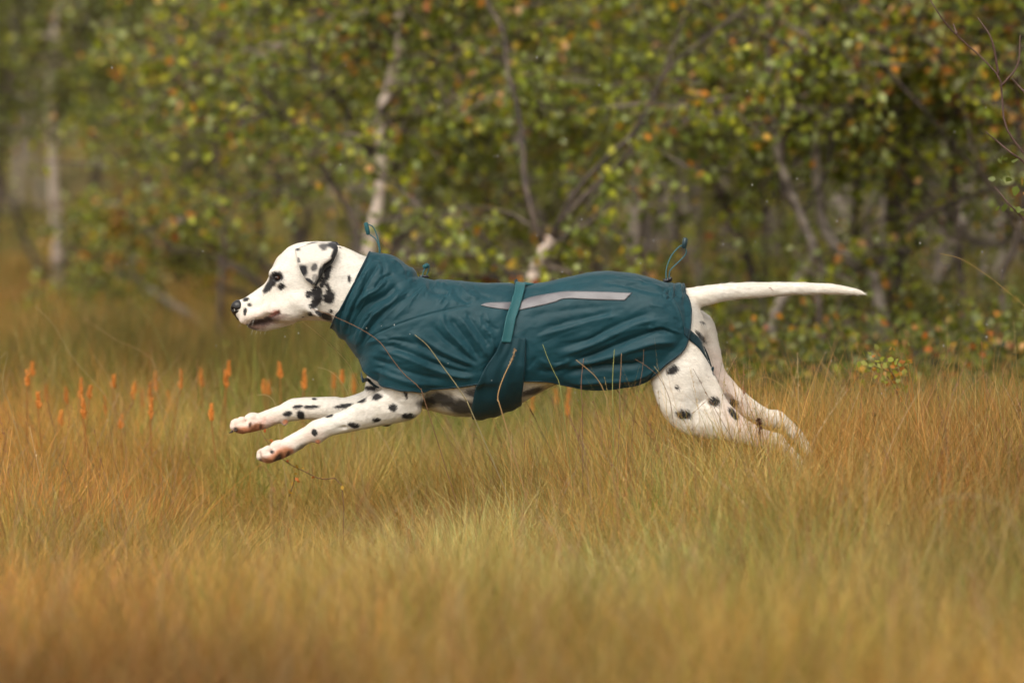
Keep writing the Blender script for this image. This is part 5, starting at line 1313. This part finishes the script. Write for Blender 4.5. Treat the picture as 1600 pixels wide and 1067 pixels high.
# sprig the near front paw brushes past
def sprig(name, label, paths, Y, lp, cat_, cols, size=.010, bark=BRN, w=2.0, root=None):
    P0 = np.array(W(*paths[0][-1], Y)); g = np.array([P0[0], P0[1], float(gh(P0[0], P0[1]))]) if root is None else np.array(root)
    o = empty(name, g, label, cat_); o['_o'] = g.tolist()
    for i, pp in enumerate(paths):
        P = [np.array(W(a, b, Y)) + [0, rng.normal(0, .008), 0] for a, b in pp]
        if i == 0: P.append(g)
        S = spline(P, 24); V, Fc = tube(S, np.linspace(w * .4, w, 24) * K / 2, 6); colmesh('stem' if i == 0 else 'twig', V, Fc, bark, M_dry, o)
    if len(lp):
        L = np.array([np.array(W(a, b, Y)) + [0, rng.normal(0, .01), 0] for a, b in lp]); V, Q, _ = leaves(L, size, 0, 0)
        c = np.array(cols)[rng.integers(0, len(cols), len(L))] * rng.uniform(.8, 1.2, (len(L), 1))
        mesh_obj('foliage', V, Q, M_leaf, o, attrs={'col': ('FLOAT_COLOR', np.repeat(c, 7, 0))}, smooth=False)
    return o
sprig('willow_sprig', 'thin brown twig with tiny rusty leaves under the near front paw', [[(407, 671), (413, 683), (422, 697), (440, 715), (458, 728), (475, 736), (500, 748), (535, 760)], [(462, 742), (458, 758), (452, 775)]], -.02,
      [(413, 676), (418, 686), (427, 690), (448, 718), (462, 725), (468, 733), (474, 731), (481, 738), (492, 744), (505, 748), (462, 745), (458, 752), (465, 750), (455, 762), (452, 768), (460, 741), (535, 757)], 'twig', [(.50, .16, .03), (.50, .30, .04), (.35, .10, .03)])
lp = [(1355 + 55 * t + rng.normal(0, 9), 552 + 62 * t + rng.normal(0, 8)) for t in rng.uniform(0, 1, 75)] + [(1400 + rng.normal(0, 13), 570 + rng.normal(0, 12)) for _ in range(40)]
sprig('willow_sapling', 'small leafy sapling with yellow green leaves right of the hind legs', [[(1356, 552), (1370, 562), (1385, 585), (1400, 612), (1415, 660)], [(1402, 568), (1400, 590), (1403, 620)], [(1380, 566), (1392, 580), (1402, 600)], [(1430, 600), (1418, 615), (1412, 640)]], .5, lp, 'sapling',
      [(.30, .33, .04), (.24, .28, .04), (.42, .22, .03), (.40, .16, .03), (.3, .32, .08)], .014)
rp = [(1568, 244), (1575, 248), (1560, 247), (1556, 280), (1568, 282), (1580, 278), (1590, 290), (1597, 300), (1562, 322), (1570, 318), (1585, 330), (1592, 322), (1598, 340), (1596, 275), (1576, 268), (1590, 250), (1600, 310), (1604, 330)]
rp += [(rng.uniform(1610, 1690), rng.uniform(0, 380)) for _ in range(90)]
sprig('birch_sapling', 'sharp bare twigs with few green and orange leaves in the upper right corner',
      [[(1453, 0), (1470, 28), (1494, 54), (1530, 86), (1560, 120), (1566, 150), (1570, 195), (1592, 232), (1618, 268), (1640, 420), (1655, 600)], [(1528, 28), (1545, 55), (1553, 80), (1560, 118)], [(1594, 56), (1590, 100), (1572, 126), (1563, 135)],
       [(1540, 206), (1560, 222), (1580, 240), (1602, 256), (1630, 300)], [(1490, 38), (1494, 54)], [(1582, 122), (1594, 136), (1606, 150)], [(1555, 292), (1575, 318), (1600, 342), (1636, 380)], [(1640, 40), (1632, 160), (1628, 300)]],
      .45, rp, 'sapling', [(.16, .20, .03), (.2, .22, .06), (.40, .2, .04), (.16, .2, .04), (.14, .18, .03)], .020, bark=(.10, .055, .045), w=4.6)

# water thrown up by the run: small drops hanging in the air
parts = []
for i in range(110):
    px = rng.uniform(520, 1600) if i % 3 else rng.uniform(150, 1600); py = rng.uniform(90, 640) if i % 2 else rng.uniform(330, 600)
    p = W(px, py, rng.uniform(-.5, .7)); r_ = rng.uniform(.0005, .0012)
    V, Fc = ball((0, 0, 0), (r_, r_, r_ * rng.uniform(1, 2)), 6, 5); parts.append((np.array(V) + np.array(p), Fc))
V, Fc = join(parts)
m, n, b, out = new_mat('water'); b.inputs['Base Color'].default_value = (1, 1, 1, 1); b.inputs['Roughness'].default_value = .02; b.inputs['IOR'].default_value = 1.33; b.inputs['Transmission Weight'].default_value = .6
o = mesh_obj('water_droplets', V, Fc, m); tag(o, 'tiny water drops flying in the air around the dog', 'water drops', kind='stuff')
